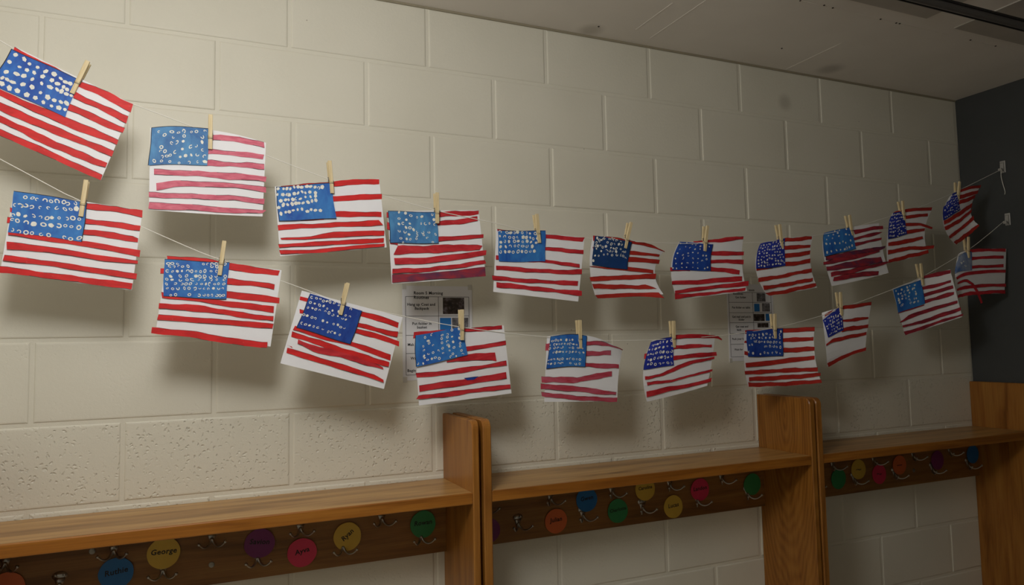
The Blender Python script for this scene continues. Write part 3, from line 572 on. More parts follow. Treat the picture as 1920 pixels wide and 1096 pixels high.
 stripes=[[(0.523,0.021,0.53,0.091),(0.791,-0.006,0.798,0.071),(0.882,0.004,0.888,0.079),(1.0,0.0,1.005,0.086)],[(-0.007,0.209,-0.001,0.264),(0.029,0.206,0.035,0.266)],[(0.541,0.206,0.548,0.276),(0.809,0.192,0.814,0.257),(1.001,0.191,1.0,0.265)],[(-0.013,0.328,-0.011,0.405),(0.023,0.33,0.027,0.4)],[(0.547,0.338,0.554,0.408),(0.82,0.324,0.827,0.399),(0.968,0.336,0.955,0.405),(0.995,0.354,0.996,0.408)],[(0.01,0.502,0.015,0.549),(0.325,0.483,0.332,0.549),(0.707,0.485,0.713,0.55),(1.026,0.498,1.026,0.581)],[(0.013,0.627,0.023,0.716),(0.338,0.613,0.345,0.683),(0.72,0.63,0.726,0.697),(1.017,0.625,1.019,0.674)],[(0.013,0.79,0.008,0.862),(0.355,0.783,0.361,0.843),(0.734,0.788,0.74,0.859),(1.024,0.787,1.024,0.86)],[(-0.008,0.927,0.001,1.006),(0.306,0.927,0.313,0.997),(0.683,0.919,0.69,0.994),(0.999,0.913,0.997,0.992)]],
 canton=[(0.004,-0.001),(0.56,0.006),(0.565,0.494),(0.013,0.509)],dots=[(0.153,0.117),(0.256,0.109),(0.32,0.12),(0.42,0.124),(0.505,0.121),(0.586,0.09),(0.676,0.093),(0.73,0.107),(0.837,0.077),(0.039,0.335),(0.106,0.33),(0.17,0.325),(0.259,0.338),(0.365,0.31),(0.479,0.287),(0.596,0.252),(0.699,0.244),(0.771,0.245),(0.854,0.209),(0.02,0.598),(0.101,0.55),(0.191,0.576),(0.295,0.534),(0.391,0.546),(0.48,0.544),(0.55,0.526),(0.638,0.503),(0.743,0.488),(0.826,0.454),(0.918,0.451),(0.029,0.707),(0.102,0.702),(0.208,0.732),(0.318,0.73),(0.438,0.709),(0.546,0.703),(0.653,0.689),(0.739,0.667),(0.827,0.674),(0.926,0.657),(0.048,0.942),(0.141,0.953),(0.233,0.96),(0.313,0.953),(0.428,0.963),(0.531,0.96),(0.644,0.987),(0.75,0.971),(0.831,0.973),(0.953,0.927)],pin=(-0.0792,1.9010,6.4)),
'L2':dict(grid=[[(0.0976,-0.19,1.818),(0.3566,-0.19,1.7897)],[(0.0771,-0.19,1.6495),(0.3308,-0.19,1.5994)]],
 stripes=[[(-0.0,-0.0,0.005,0.05),(0.344,-0.034,0.348,0.011),(0.563,-0.004,0.543,0.089),(0.78,-0.002,0.788,0.084),(0.984,0.014,0.976,0.08)],[(-0.037,0.191,-0.033,0.26),(0.017,0.179,0.023,0.247)],[(0.518,0.201,0.525,0.282),(0.798,0.188,0.805,0.256),(0.956,0.199,0.957,0.262)],[(0.527,0.375,0.528,0.46),(0.814,0.353,0.823,0.445),(1.018,0.364,1.022,0.435)],[(-0.002,0.514,0.009,0.588),(0.251,0.517,0.256,0.568),(0.611,0.497,0.618,0.573),(0.978,0.477,0.982,0.56)],[(-0.007,0.666,-0.005,0.747),(0.333,0.611,0.341,0.695),(0.695,0.622,0.702,0.686),(0.987,0.609,0.99,0.678)],[(0.002,0.821,-0.003,0.896),(0.42,0.766,0.426,0.836),(0.706,0.729,0.713,0.801),(0.996,0.704,0.992,0.77)],[(-0.035,1.01,-0.035,1.091),(0.294,0.967,0.302,1.056),(0.657,0.974,0.665,1.056),(0.966,0.95,0.969,1.025)]],
 canton=[(-0.017,0.054),(0.526,-0.015),(0.545,0.485),(0.018,0.572)],dots=[(0.064,0.114),(0.122,0.11),(0.201,0.104),(0.6,0.074),(0.661,0.07),(0.727,0.065),(0.798,0.059),(0.832,0.057),(0.937,0.049),(0.084,0.188),(0.15,0.183),(0.229,0.177),(0.287,0.173),(0.361,0.167),(0.73,0.14),(0.809,0.134),(0.048,0.314),(0.128,0.308),(0.202,0.302),(0.281,0.297),(0.366,0.29),(0.424,0.286),(0.493,0.281),(0.564,0.276),(0.63,0.271),(0.722,0.264),(0.815,0.257),(0.105,0.446),(0.251,0.435),(0.344,0.429),(0.49,0.418),(0.564,0.413),(0.631,0.408),(0.729,0.4),(0.814,0.394),(0.954,0.384),(0.054,0.538),(0.121,0.533),(0.254,0.523),(0.361,0.516),(0.44,0.51),(0.533,0.503),(0.627,0.496),(0.733,0.489),(0.818,0.482),(0.945,0.473),(0.044,0.658),(0.178,0.648),(0.285,0.64),(0.346,0.636),(0.418,0.631),(0.506,0.624),(0.592,0.618),(0.658,0.613),(0.72,0.609),(0.8,0.603),(0.858,0.599),(0.951,0.592),(0.061,0.771),(0.141,0.765),(0.222,0.759),(0.321,0.752),(0.396,0.747),(0.49,0.74),(0.556,0.735),(0.637,0.73),(0.704,0.725),(0.784,0.719),(0.864,0.713),(0.931,0.709),(0.12,0.947),(0.187,0.943),(0.403,0.927),(0.564,0.916),(0.631,0.911),(0.698,0.906),(0.771,0.901),(0.846,0.896),(0.9,0.892),(0.954,0.888)],pin=(0.2125,1.7736,7.1)),
'L3':dict(grid=[[(0.4058,-0.19,1.7389),(0.6662,-0.19,1.6707)],[(0.3541,-0.19,1.5577),(0.6139,-0.19,1.4832)]],
 stripes=[[(-0.0,0.081,0.003,0.127),(0.596,0.064,0.599,0.133),(0.812,0.06,0.819,0.137),(0.975,0.082,0.979,0.16)],[(0.028,0.247,0.038,0.292),(0.594,0.225,0.593,0.286),(0.776,0.225,0.773,0.283),(0.991,0.212,0.995,0.287)],[(0.571,0.313,0.573,0.375),(0.789,0.296,0.797,0.369),(1.027,0.336,1.036,0.399)],[(0.03,0.477,0.022,0.536),(0.297,0.512,0.3,0.559),(0.573,0.494,0.578,0.552),(0.762,0.505,0.769,0.578),(0.978,0.531,0.989,0.616)],[(0.02,0.556,0.025,0.623),(0.311,0.583,0.319,0.655),(0.582,0.608,0.584,0.683),(0.982,0.634,0.986,0.705)],[(0.092,0.646,0.097,0.701),(0.288,0.666,0.292,0.75),(0.54,0.661,0.541,0.736),(0.755,0.678,0.756,0.75),(0.935,0.717,0.944,0.752)],[(0.02,0.777,0.024,0.849),(0.288,0.798,0.296,0.871),(0.623,0.82,0.631,0.893),(0.866,0.847,0.864,0.904),(0.97,0.885,0.975,0.918)],[(0.012,0.742,0.014,0.749),(0.056,0.749,0.062,0.76)]],
 canton=[(0.08,0.012),(0.598,0.058),(0.575,0.535),(0.048,0.499)],dots=[(0.042,0.09),(0.132,0.077),(0.201,0.059),(0.264,0.079),(0.325,0.057),(0.385,0.032),(0.461,0.041),(0.543,0.049),(0.782,0.053),(0.061,0.231),(0.138,0.225),(0.225,0.226),(0.303,0.219),(0.379,0.241),(0.48,0.255),(0.584,0.24),(0.055,0.388),(0.129,0.364),(0.192,0.353),(0.262,0.351),(0.36,0.342),(0.434,0.346),(0.517,0.365),(0.6,0.36),(0.733,0.258),(0.81,0.26),(0.028,0.607),(0.091,0.6),(0.18,0.601),(0.243,0.606),(0.391,0.606),(0.468,0.6),(0.585,0.6),(0.656,0.593),(0.721,0.625),(0.796,0.616),(0.704,0.369),(0.772,0.379),(0.053,0.836),(0.124,0.83),(0.189,0.834),(0.265,0.826),(0.345,0.816),(0.43,0.818),(0.536,0.851),(0.604,0.834),(0.66,0.831),(0.757,0.836)],pin=(0.5008,1.6773,13.3)),
'L4':dict(grid=[[(0.6987,-0.186,1.6287),(0.8336,-0.186,1.6394),(0.9607,-0.186,1.6466)],[(0.7098,-0.186,1.435),(0.8384,-0.186,1.4438),(0.9806,-0.186,1.4547)]],
 stripes=[[(-0.004,-0.01,-0.015,0.079),(0.135,-0.009,0.132,0.065),(0.321,-0.005,0.32,0.018)],[(0.515,0.003,0.514,0.055),(0.767,0.002,0.764,0.061),(0.975,-0.006,0.973,0.054)],[(0.538,0.259,0.543,0.327),(0.753,0.255,0.751,0.313),(1.001,0.221,1.0,0.285)],[(0.323,0.431,0.323,0.459),(0.549,0.375,0.554,0.458),(0.717,0.367,0.742,0.487),(0.863,0.385,0.871,0.505)],[(-0.015,0.547,-0.007,0.614),(0.216,0.567,0.214,0.627),(0.484,0.548,0.481,0.624),(0.739,0.546,0.737,0.594),(0.978,0.515,0.977,0.583)],[(0.013,0.726,0.013,0.81),(0.286,0.713,0.283,0.804),(0.508,0.714,0.506,0.8),(0.732,0.7,0.728,0.782),(0.964,0.681,0.964,0.781)],[(-0.005,0.864,-0.03,0.907),(0.281,0.86,0.279,0.932),(0.578,0.86,0.576,0.917),(0.994,0.862,0.993,0.932)],[(0.506,0.697,0.535,0.734),(0.583,0.697,0.585,0.74),(0.658,0.699,0.618,0.735)]],
 canton=[(0.001,0.038),(0.516,-0.021),(0.546,0.384),(-0.016,0.468)],dots=[(0.899,0.04),(0.758,0.043),(0.913,0.224),(0.654,0.15),(0.336,0.075),(0.889,0.367),(0.542,0.152),(0.643,0.252),(0.745,0.262),(0.194,0.122),(0.261,0.253),(0.273,0.324),(0.892,0.532),(0.523,0.269),(0.641,0.399),(0.352,0.417),(0.531,0.408),(0.761,0.44),(0.879,0.645),(0.161,0.399),(0.648,0.517),(0.763,0.641),(0.167,0.533),(0.536,0.592),(0.659,0.567),(0.25,0.672),(0.345,0.661),(0.453,0.654),(0.543,0.745),(0.665,0.707),(0.901,0.786),(0.919,0.92),(0.785,0.938),(0.724,0.845),(0.169,0.71),(0.181,0.781),(0.232,0.866),(0.312,0.85),(0.379,0.852),(0.68,0.921),(0.046,0.899),(0.151,0.938),(0.456,0.904)],pin=(0.8319,1.6070,-0.3)),
'L5':dict(grid=[[(1.0978,-0.185,1.6129),(1.2323,-0.19,1.6135),(1.3649,-0.165,1.5652)],[(1.0874,-0.19,1.5178),(1.2074,-0.195,1.5123),(1.3334,-0.19,1.493)],[(1.0839,-0.185,1.4253),(1.1999,-0.19,1.4204),(1.3266,-0.19,1.414)]],
 stripes=[[(-0.012,0.101,-0.014,0.21),(0.031,0.109,0.03,0.217)],[(0.478,0.082,0.489,0.143),(0.675,0.031,0.687,0.094),(0.802,0.018,0.808,0.048),(1.004,-0.029,0.999,-0.008)],[(0.486,0.222,0.497,0.29),(0.702,0.176,0.713,0.242),(0.839,0.108,0.848,0.184)],[(0.509,0.384,0.517,0.45),(0.762,0.364,0.77,0.433),(0.982,0.29,0.987,0.377)],[(-0.056,0.604,-0.049,0.696),(0.222,0.613,0.228,0.697),(0.419,0.612,0.426,0.697),(0.628,0.557,0.635,0.64),(0.898,0.448,0.903,0.544)],[(-0.064,0.713,-0.062,0.795),(0.23,0.736,0.234,0.826),(0.49,0.751,0.495,0.836),(0.767,0.793,0.77,0.873),(0.98,0.821,0.974,0.879)],[(-0.051,0.84,-0.041,0.904),(0.236,0.878,0.239,0.949),(0.62,0.914,0.621,0.985),(0.989,0.923,0.985,1.0)]],
 canton=[(0.038,0.004),(0.479,0.004),(0.528,0.447),(0.007,0.487)],dots=[(0.064,0.156),(0.141,0.157),(0.208,0.159),(0.278,0.161),(0.43,0.164),(0.521,0.167),(0.597,0.168),(0.779,0.173),(0.033,0.275),(0.124,0.277),(0.184,0.279),(0.25,0.281),(0.32,0.283),(0.395,0.285),(0.479,0.288),(0.546,0.29),(0.636,0.293),(0.726,0.295),(0.015,0.377),(0.135,0.381),(0.231,0.384),(0.335,0.388),(0.539,0.395),(0.628,0.398),(0.762,0.402),(0.897,0.407),(0.007,0.507),(0.125,0.512),(0.223,0.515),(0.297,0.518),(0.371,0.521),(0.46,0.525),(0.54,0.528),(0.628,0.531),(0.72,0.535),(0.814,0.539),(0.927,0.543),(0.02,0.72),(0.09,0.723),(0.171,0.727),(0.253,0.731),(0.317,0.734),(0.39,0.738),(0.506,0.743),(0.579,0.747),(0.666,0.751),(0.753,0.755),(0.846,0.76),(0.018,0.857),(0.099,0.861),(0.194,0.866),(0.295,0.872),(0.373,0.876),(0.589,0.888),(0.733,0.896),(0.833,0.901)],pin=(1.2020,1.5762,-1.0)),
'L6':dict(grid=[[(1.4746,-0.165,1.5931),(1.5543,-0.19,1.6037),(1.7105,-0.18,1.5972)],[(1.4231,-0.19,1.5067),(1.5399,-0.198,1.51),(1.6858,-0.19,1.5194)],[(1.4394,-0.18,1.4076),(1.5507,-0.19,1.4261),(1.6564,-0.2,1.4481)]],
 stripes=[[(0.012,0.017,0.025,0.047),(0.168,0.032,0.173,0.046)],[(-0.036,0.23,-0.019,0.32),(0.024,0.22,0.042,0.314)],[(0.423,-0.036,0.431,0.028),(0.77,-0.054,0.772,0.014),(1.024,-0.072,1.027,-0.014),(1.083,-0.001,1.079,0.024)],[(0.432,0.13,0.437,0.197),(0.731,0.117,0.732,0.18),(0.97,0.12,0.97,0.175)],[(0.442,0.304,0.443,0.37),(0.75,0.279,0.752,0.354),(1.035,0.27,1.05,0.355)],[(0.026,0.61,0.027,0.661),(0.283,0.583,0.281,0.63),(0.533,0.455,0.532,0.534),(0.768,0.393,0.769,0.456),(1.017,0.374,1.019,0.421)],[(0.05,0.701,0.053,0.755),(0.493,0.7,0.49,0.74),(0.774,0.651,0.775,0.696),(1.021,0.645,1.023,0.694)],[(0.023,0.848,0.012,0.936),(0.348,0.815,0.336,0.903),(0.691,0.843,0.69,0.912),(1.038,0.84,1.045,0.93)]],
 canton=[(0.017,0.025),(0.435,-0.012),(0.46,0.457),(-0.004,0.5)],dots=[(0.167,0.196),(0.256,0.173),(0.375,0.168),(0.489,0.138),(0.608,0.121),(0.756,0.13),(0.927,0.123),(0.066,0.319),(0.205,0.325),(0.34,0.322),(0.472,0.295),(0.634,0.305),(0.772,0.311),(0.954,0.305),(0.069,0.494),(0.184,0.491),(0.292,0.495),(0.386,0.491),(0.546,0.468),(0.655,0.48),(0.795,0.501),(0.944,0.5),(0.108,0.672),(0.214,0.691),(0.339,0.652),(0.491,0.658),(0.593,0.656),(0.716,0.669),(0.826,0.676),(0.939,0.676),(0.135,0.847),(0.249,0.838),(0.389,0.87),(0.543,0.879),(0.676,0.877),(0.81,0.879),(0.925,0.909)],pin=(1.5376,1.5718,-0.4)),
'L7':dict(grid=[[(1.8336,-0.185,1.6239),(1.9718,-0.19,1.6259),(2.1075,-0.22,1.631)],[(1.8158,-0.195,1.5287),(1.9724,-0.198,1.5299),(2.0973,-0.225,1.536)],[(1.8401,-0.18,1.4377),(1.9841,-0.19,1.4374),(2.1139,-0.23,1.4454)]],
 stripes=[[(0.0,0.004,0.004,0.067),(0.516,-0.008,0.508,0.065),(0.755,-0.002,0.75,0.073),(0.997,-0.0,1.001,0.076)],[(0.004,0.182,0.001,0.228),(0.053,0.184,0.054,0.23)],[(0.537,0.166,0.53,0.236),(0.775,0.165,0.77,0.239),(0.992,0.179,0.989,0.25)],[(0.003,0.358,0.002,0.428),(0.053,0.37,0.051,0.436)],[(0.513,0.338,0.509,0.418),(0.762,0.339,0.755,0.425),(1.002,0.354,0.998,0.431)],[(0.004,0.567,0.006,0.65),(0.318,0.545,0.313,0.631),(0.653,0.513,0.645,0.599),(0.99,0.518,0.982,0.587)],[(-0.013,0.708,-0.013,0.78),(0.338,0.701,0.334,0.769),(0.683,0.701,0.677,0.779),(1.004,0.739,0.991,0.808)],[(0.032,0.827,0.027,0.901),(0.376,0.821,0.372,0.9),(0.748,0.827,0.74,0.906),(1.026,0.84,1.016,0.904)],[(0.005,0.92,0.0,1.0),(0.444,0.945,0.441,1.015),(0.736,0.946,0.729,1.025),(1.006,0.964,1.003,1.021)]],
 canton=[(0.017,0.018),(0.564,0.0),(0.524,0.483),(0.045,0.464)],dots=[(0.076,0.16),(0.164,0.18),(0.247,0.186),(0.342,0.153),(0.46,0.162),(0.544,0.148),(0.638,0.176),(0.726,0.17),(0.912,0.216),(0.943,0.093),(0.116,0.287),(0.205,0.294),(0.339,0.283),(0.427,0.289),(0.517,0.287),(0.629,0.303),(0.724,0.281),(0.911,0.333),(0.215,0.418),(0.274,0.433),(0.334,0.445),(0.408,0.441),(0.483,0.446),(0.566,0.45),(0.647,0.463),(0.736,0.472),(0.825,0.485),(0.909,0.497),(0.001,0.55),(0.067,0.553),(0.136,0.536),(0.479,0.607),(0.523,0.609),(0.628,0.614),(0.727,0.63),(0.814,0.65),(0.913,0.666),(0.035,0.814),(0.139,0.867),(0.335,0.885),(0.457,0.836),(0.553,0.863),(0.675,0.854),(0.79,0.838),(0.904,0.873)],pin=(1.9536,1.5934,-0.5)),
'L8':dict(grid=[[(2.2093,-0.16,1.6815),(2.2819,-0.19,1.7011),(2.432,-0.185,1.7202)],[(2.1811,-0.195,1.5823),(2.276,-0.198,1.5997),(2.3984,-0.19,1.6253)],[(2.2014,-0.18,1.4918),(2.2851,-0.19,1.5273),(2.3762,-0.195,1.5551)]],
 stripes=[[(0.077,0.043,0.068,0.087),(0.295,-0.003,0.224,0.044)],[(0.48,-0.016,0.474,0.037),(0.76,-0.008,0.762,0.053),(0.995,-0.001,1.0,0.056)],[(0.444,0.199,0.439,0.24),(0.765,0.227,0.766,0.286),(0.977,0.261,0.979,0.31)],[(0.427,0.342,0.419,0.417),(0.699,0.361,0.699,0.445),(1.0,0.431,1.0,0.5)],[(-0.0,0.56,-0.005,0.594),(0.188,0.493,0.178,0.564),(0.575,0.509,0.571,0.589),(0.975,0.582,0.98,0.652)],[(-0.006,0.933,0.021,1.015),(0.28,0.927,0.288,1.029),(0.641,0.947,0.64,1.05),(1.0,1.0,0.997,1.105)]],
 canton=[(0.001,0.131),(0.448,-0.02),(0.455,0.384),(0.071,0.451)],dots=[],pin=(2.2664,1.6701,-2.9)),
'L9':dict(grid=[[(2.5707,-0.165,1.7713),(2.6973,-0.19,1.812),(2.8042,-0.235,1.844)],[(2.6259,-0.165,1.5956),(2.7594,-0.19,1.6294),(2.8566,-0.235,1.6621)]],
 stripes=[[(0.535,-0.031,0.53,0.03),(0.778,-0.015,0.761,0.064),(1.004,0.008,0.989,0.082)],[(0.468,0.171,0.453,0.233),(0.729,0.202,0.713,0.27),(0.968,0.215,0.955,0.262)],[(0.444,0.31,0.437,0.375),(0.739,0.318,0.722,0.39),(0.975,0.325,0.974,0.388)],[(0.439,0.443,0.43,0.506),(0.634,0.446,0.618,0.512),(0.823,0.439,0.804,0.522),(0.965,0.457,0.951,0.52)],[(-0.014,0.479,-0.023,0.521),(0.229,0.506,0.222,0.537),(0.429,0.522,0.424,0.543)],[(-0.024,0.694,-0.034,0.717),(0.147,0.619,0.109,0.706),(0.388,0.618,0.37,0.69),(0.666,0.627,0.649,0.699),(0.98,0.648,0.97,0.696)],[(-0.015,0.779,-0.015,0.818),(0.305,0.81,0.29,0.872),(0.626,0.791,0.606,0.873),(1.009,0.8,1.004,0.866)],[(-0.013,0.918,-0.003,0.997),(0.314,0.927,0.299,0.989),(0.634,0.917,0.621,0.968),(1.027,0.942,1.008,0.981)]],
 canton=[(0.003,0.013),(0.489,0.029),(0.448,0.507),(-0.02,0.506)],dots=[],pin=(2.7020,1.7847,-8.4)),
'L10':dict(grid=[[(2.956,-0.165,1.9095),(3.0024,-0.19,1.9316),(3.2248,-0.19,1.9437)],[(2.8948,-0.19,1.8177),(2.9862,-0.195,1.8446),(3.2108,-0.19,1.8523)],[(2.925,-0.175,1.7387),(2.9846,-0.19,1.7518),(3.1938,-0.19,1.758)]],
 stripes=[[(0.477,-0.017,0.478,0.061),(0.767,-0.003,0.766,0.067),(0.993,0.0,0.994,0.067)],[(0.478,0.176,0.478,0.257),(0.765,0.176,0.765,0.236),(0.97,0.158,0.971,0.23)],[(0.478,0.378,0.478,0.448),(0.765,0.384,0.766,0.446),(0.97,0.359,0.971,0.426)],[(0.054,0.523,0.09,0.582),(0.384,0.502,0.384,0.579),(0.687,0.501,0.687,0.572),(0.997,0.476,0.998,0.541)],[(0.052,0.79,0.066,0.846),(0.5,0.799,0.5,0.875),(0.771,0.796,0.773,0.856),(1.001,0.784,1.003,0.854)],[(0.053,0.946,0.036,1.003),(0.5,0.938,0.5,1.015),(0.775,0.939,0.777,1.001),(1.001,0.917,1.004,1.0)],[(0.134,0.653,0.104,0.693),(0.383,0.65,0.382,0.709),(0.538,0.762,0.5,0.803),(0.632,0.938,0.594,0.957),(0.703,1.18,0.676,1.189)]],
 canton=[(0.129,0.045),(0.5,0.039),(0.504,0.477),(-0.006,0.417)],dots=[],pin=(2.9772,1.8976,0.0)),
}
UPPER_STRING = [(-0.2426,-0.1876,2.2877),(-0.0909,-0.1876,2.2081),(0.0259,-0.1876,2.1731),(0.1888,-0.1876,2.1217),(0.4813,-0.1876,2.0271),(0.6145,-0.1876,1.9965),(0.7676,-0.1876,1.9634),(0.9405,-0.1876,1.9378),(1.0786,-0.1876,1.9148),(1.3851,-0.1876,1.9032),(1.687,-0.1876,1.9063),(1.8592,-0.1876,1.9164),(2.0083,-0.1876,1.9314),(2.1709,-0.1876,1.955),(2.3486,-0.1876,1.99),(2.6207,-0.1876,2.0622),(2.7583,-0.1876,2.1013),(2.9525,-0.1876,2.1692),(3.2132,-0.1876,2.2701)]
LOWER_STRING = [(-0.236,-0.1876,2.0214),(-0.0868,-0.1876,1.9407),(0.0446,-0.1876,1.884),(0.1512,-0.1876,1.8368),(0.213,-0.1876,1.8128),(0.3815,-0.1876,1.7542),(0.5049,-0.1876,1.7104),(0.6669,-0.1876,1.6741),(0.8342,-0.1876,1.6426),(1.0185,-0.1876,1.6196),(1.2098,-0.1876,1.6012),(1.3527,-0.1876,1.5972),(1.5465,-0.1876,1.5989),(1.7595,-0.1876,1.6095),(1.9735,-0.1876,1.632),(2.1744,-0.1876,1.6695),(2.2741,-0.1876,1.6959),(2.4469,-0.1876,1.7412),(2.6998,-0.1876,1.8149),(2.9774,-0.1876,1.927),(3.1165,-0.1876,1.9974),(3.2253,-0.1876,2.0579)]

def string(pts, left, hook, label, tail=None):
    pts = [left] + list(pts) + [hook]
    b = MB(); b.tube(smooth_line(pts), .0011, 6)
    o = tag(b.build('string', STRING, smooth=True), label, 'string', 'strings holding the paper flags')
    if tail:
        b = MB(); b.tube(smooth_line(tail), .0013, 6); b.build('loose_end', STRING, o, smooth=True)
    return o
H1 = (3.236, -.186, 2.4384 - .158); H2 = (3.236, -.190, 2.4384 - .379)
string(UPPER_STRING, (-.84, -.19, 2.632), H1, 'upper white string sagging across the block wall, tied to the higher wall hook',
       [H1, (3.236, -.183, 2.250), (3.238, -.187, 2.215), (3.240, -.192, 2.185), (3.240, -.190, 2.172)])
string(LOWER_STRING, (-1.148, -.19, 2.53), H2, 'lower white string sagging across the block wall, tied to the lower wall hook')
def wall_hook(y, z, label):
    K = empty('adhesive_hook', (XC, y, z), label, 'hook', 'adhesive hooks on the dark wall')
    b = MB(); b.box(-.004, -.0005, -.011, .011, -.024, .027, 0, .0025); b.build('base_plate', PLASTIC, K)
    b = MB(); pr = [(-.004, .020), (-.009, .016), (-.011, -.004), (-.015, -.016), (-.022, -.018), (-.025, -.010), (-.0225, -.006), (-.020, -.012), (-.016, -.010), (-.006, -.024), (-.004, -.024)]
    pr = [(x, zz) for x, zz in pr]
    V = []; n = len(pr)
    for yy in (-.007, .007): V += [(x, yy, zz) for x, zz in pr]
    b.add(V, [tuple(range(n)), tuple(range(2 * n - 1, n - 1, -1))] + [(i, (i + 1) % n, n + (i + 1) % n, n + i) for i in range(n)])
    o = b.build('hook', PLASTIC, K); recalc(o)
wall_hook(-.186, 2.4384 - .150, 'small white adhesive hook on the dark wall, the higher of two')
wall_hook(-.191, 2.4384 - .372, 'small white adhesive hook on the dark wall, the lower of two')

# ------------------------------------------------------------------ clothes pins
pb = MB()
def leg(sg):
    b = MB()
    prof = [(.0012, .0), (.0012, .030), (.0022, .0415), (.0062, .084), (.0125, .084), (.0098, .030), (.0084, .0275), (.0084, .0245), (.0092, .0235), (.0080, .0)]
    V = []; n = len(prof); W = .0048; e = .0007
    for x, s in ((-W, 1), (-W + e, 0), (W - e, 0), (W, 1)):
        V += [(x, sg * (y + (0 if not s else (e if y < .007 else -e))), z) for y, z in prof]
    b.add(V, [tuple(range(n)), tuple(range(4 * n - 1, 3 * n - 1, -1))] + [(j * n + i, j * n + (i + 1) % n, (j + 1) * n + (i + 1) % n, (j + 1) * n + i) for j in range(3) for i in range(n)])
    o = b.build('wooden_leg', PINE); recalc(o); me = o.data; bpy.data.objects.remove(o); return me
LEGS = (leg(-1), leg(1))
b = MB()
cz = .040
coil = [(-.0062 + .0124 * k / 40, .0032 * math.cos(2 * math.pi * 5 * k / 40), cz + .0032 * math.sin(2 * math.pi * 5 * k / 40)) for k in range(41)]
b.tube(coil, .0008, 5)
for sg in (-1, 1):
    x = .0056 * sg
    b.tube([(x, 0, cz - .002), (x, -.0050 * 1, .032), (x, -.0088, .0262), (-x, -.0090, .0258)], .0008, 5)
    b.tube([(x, 0, cz - .002), (x, .0050, .032), (x, .0088, .0262), (-x, .0090, .0258)], .0008, 5)
o = b.build('spring', SCREW, smooth=True); SPRING = o.data; bpy.data.objects.remove(o)

def clothespin(x, z, ang, label):
    P = empty('clothespin', (x, -.19, z), label, 'clothespin', 'wooden clothespins on the strings')
    P.rotation_euler = (0, math.radians(ang), 0)
    for me in LEGS: link('wooden_leg', me, P)
    link('spring', SPRING, P)
    return P

# ------------------------------------------------------------------ paper flags
def lag(n, s):
    if n == 2: return (1 - s, s)
    return ((s - .5) * (s - 1) * 2, -4 * s * (s - 1), 2 * s * (s - .5))
class Flag:
    def __init__(s, grid): s.g = [[Vector(p) for p in r] for r in grid]
    def pt(s, a, t):
        w = Vector((0, 0, 0)); A = lag(len(s.g), t); B = lag(len(s.g[0]), a)
        for i, r in enumerate(s.g):
            for j, p in enumerate(r): w = w + p * (A[i] * B[j])
        return w
    def nrm(s, a, t):
        du = s.pt(a + .01, t) - s.pt(a - .01, t); dv = s.pt(a, t + .01) - s.pt(a, t - .01)
        n = du.cross(dv).normalized()
        return n if n.y < 0 else -n
    def off(s, a, t, d): return s.pt(a, t) + s.nrm(a, t) * d

def slab(name, F, G, d, th, mats, parent, base, mi=None):
    """closed thin sheet over a grid of (s,t) points, lifted d above the paper"""
    R = len(G); Cn = len(G[0]); V = []
    for r in G: V += [F.off(a, t, (d(a, t) if callable(d) else d) + th) - base for a, t in r]
    for r in G: V += [F.off(a, t, (d(a, t) if callable(d) else d)) - base for a, t in r]
    N = R * Cn; Fc = []; Mi = []
    for i in range(R - 1):
        for j in range(Cn - 1):
            q = (i * Cn + j, (i + 1) * Cn + j, (i + 1) * Cn + j + 1, i * Cn + j + 1)
            Fc.append(q); Mi.append(mi(i, j) if mi else 0)
            Fc.append(tuple(N + k for k in reversed(q))); Mi.append(0)
    ring = [j for j in range(Cn)] + [i * Cn + Cn - 1 for i in range(1, R)] + [(R - 1) * Cn + j for j in range(Cn - 2, -1, -1)] + [i * Cn for i in range(R - 2, 0, -1)]
    for k in range(len(ring)):
        a, c = ring[k], ring[(k + 1) % len(ring)]; Fc.append((a, c, N + c, N + a)); Mi.append(0)
    return mesh(name, V, Fc, mats, parent, Mi, smooth=False)

def interp(samples, n):
    """resample stripe samples (st, tt, sb, tb) along its length"""
    L = [0]
    for p, q in zip(samples, samples[1:]): L.append(L[-1] + math.hypot(q[0] - p[0], (q[1] - p[1]) * .7))
    out = []
    for k in range(n + 1):
        d = L[-1] * k / n; i = 0
        while i < len(L) - 2 and L[i + 1] < d: i += 1
        f = 0 if L[i + 1] == L[i] else (d - L[i]) / (L[i + 1] - L[i])
        out.append([samples[i][j] * (1 - f) + samples[i + 1][j] * f for j in range(4)])
    return out

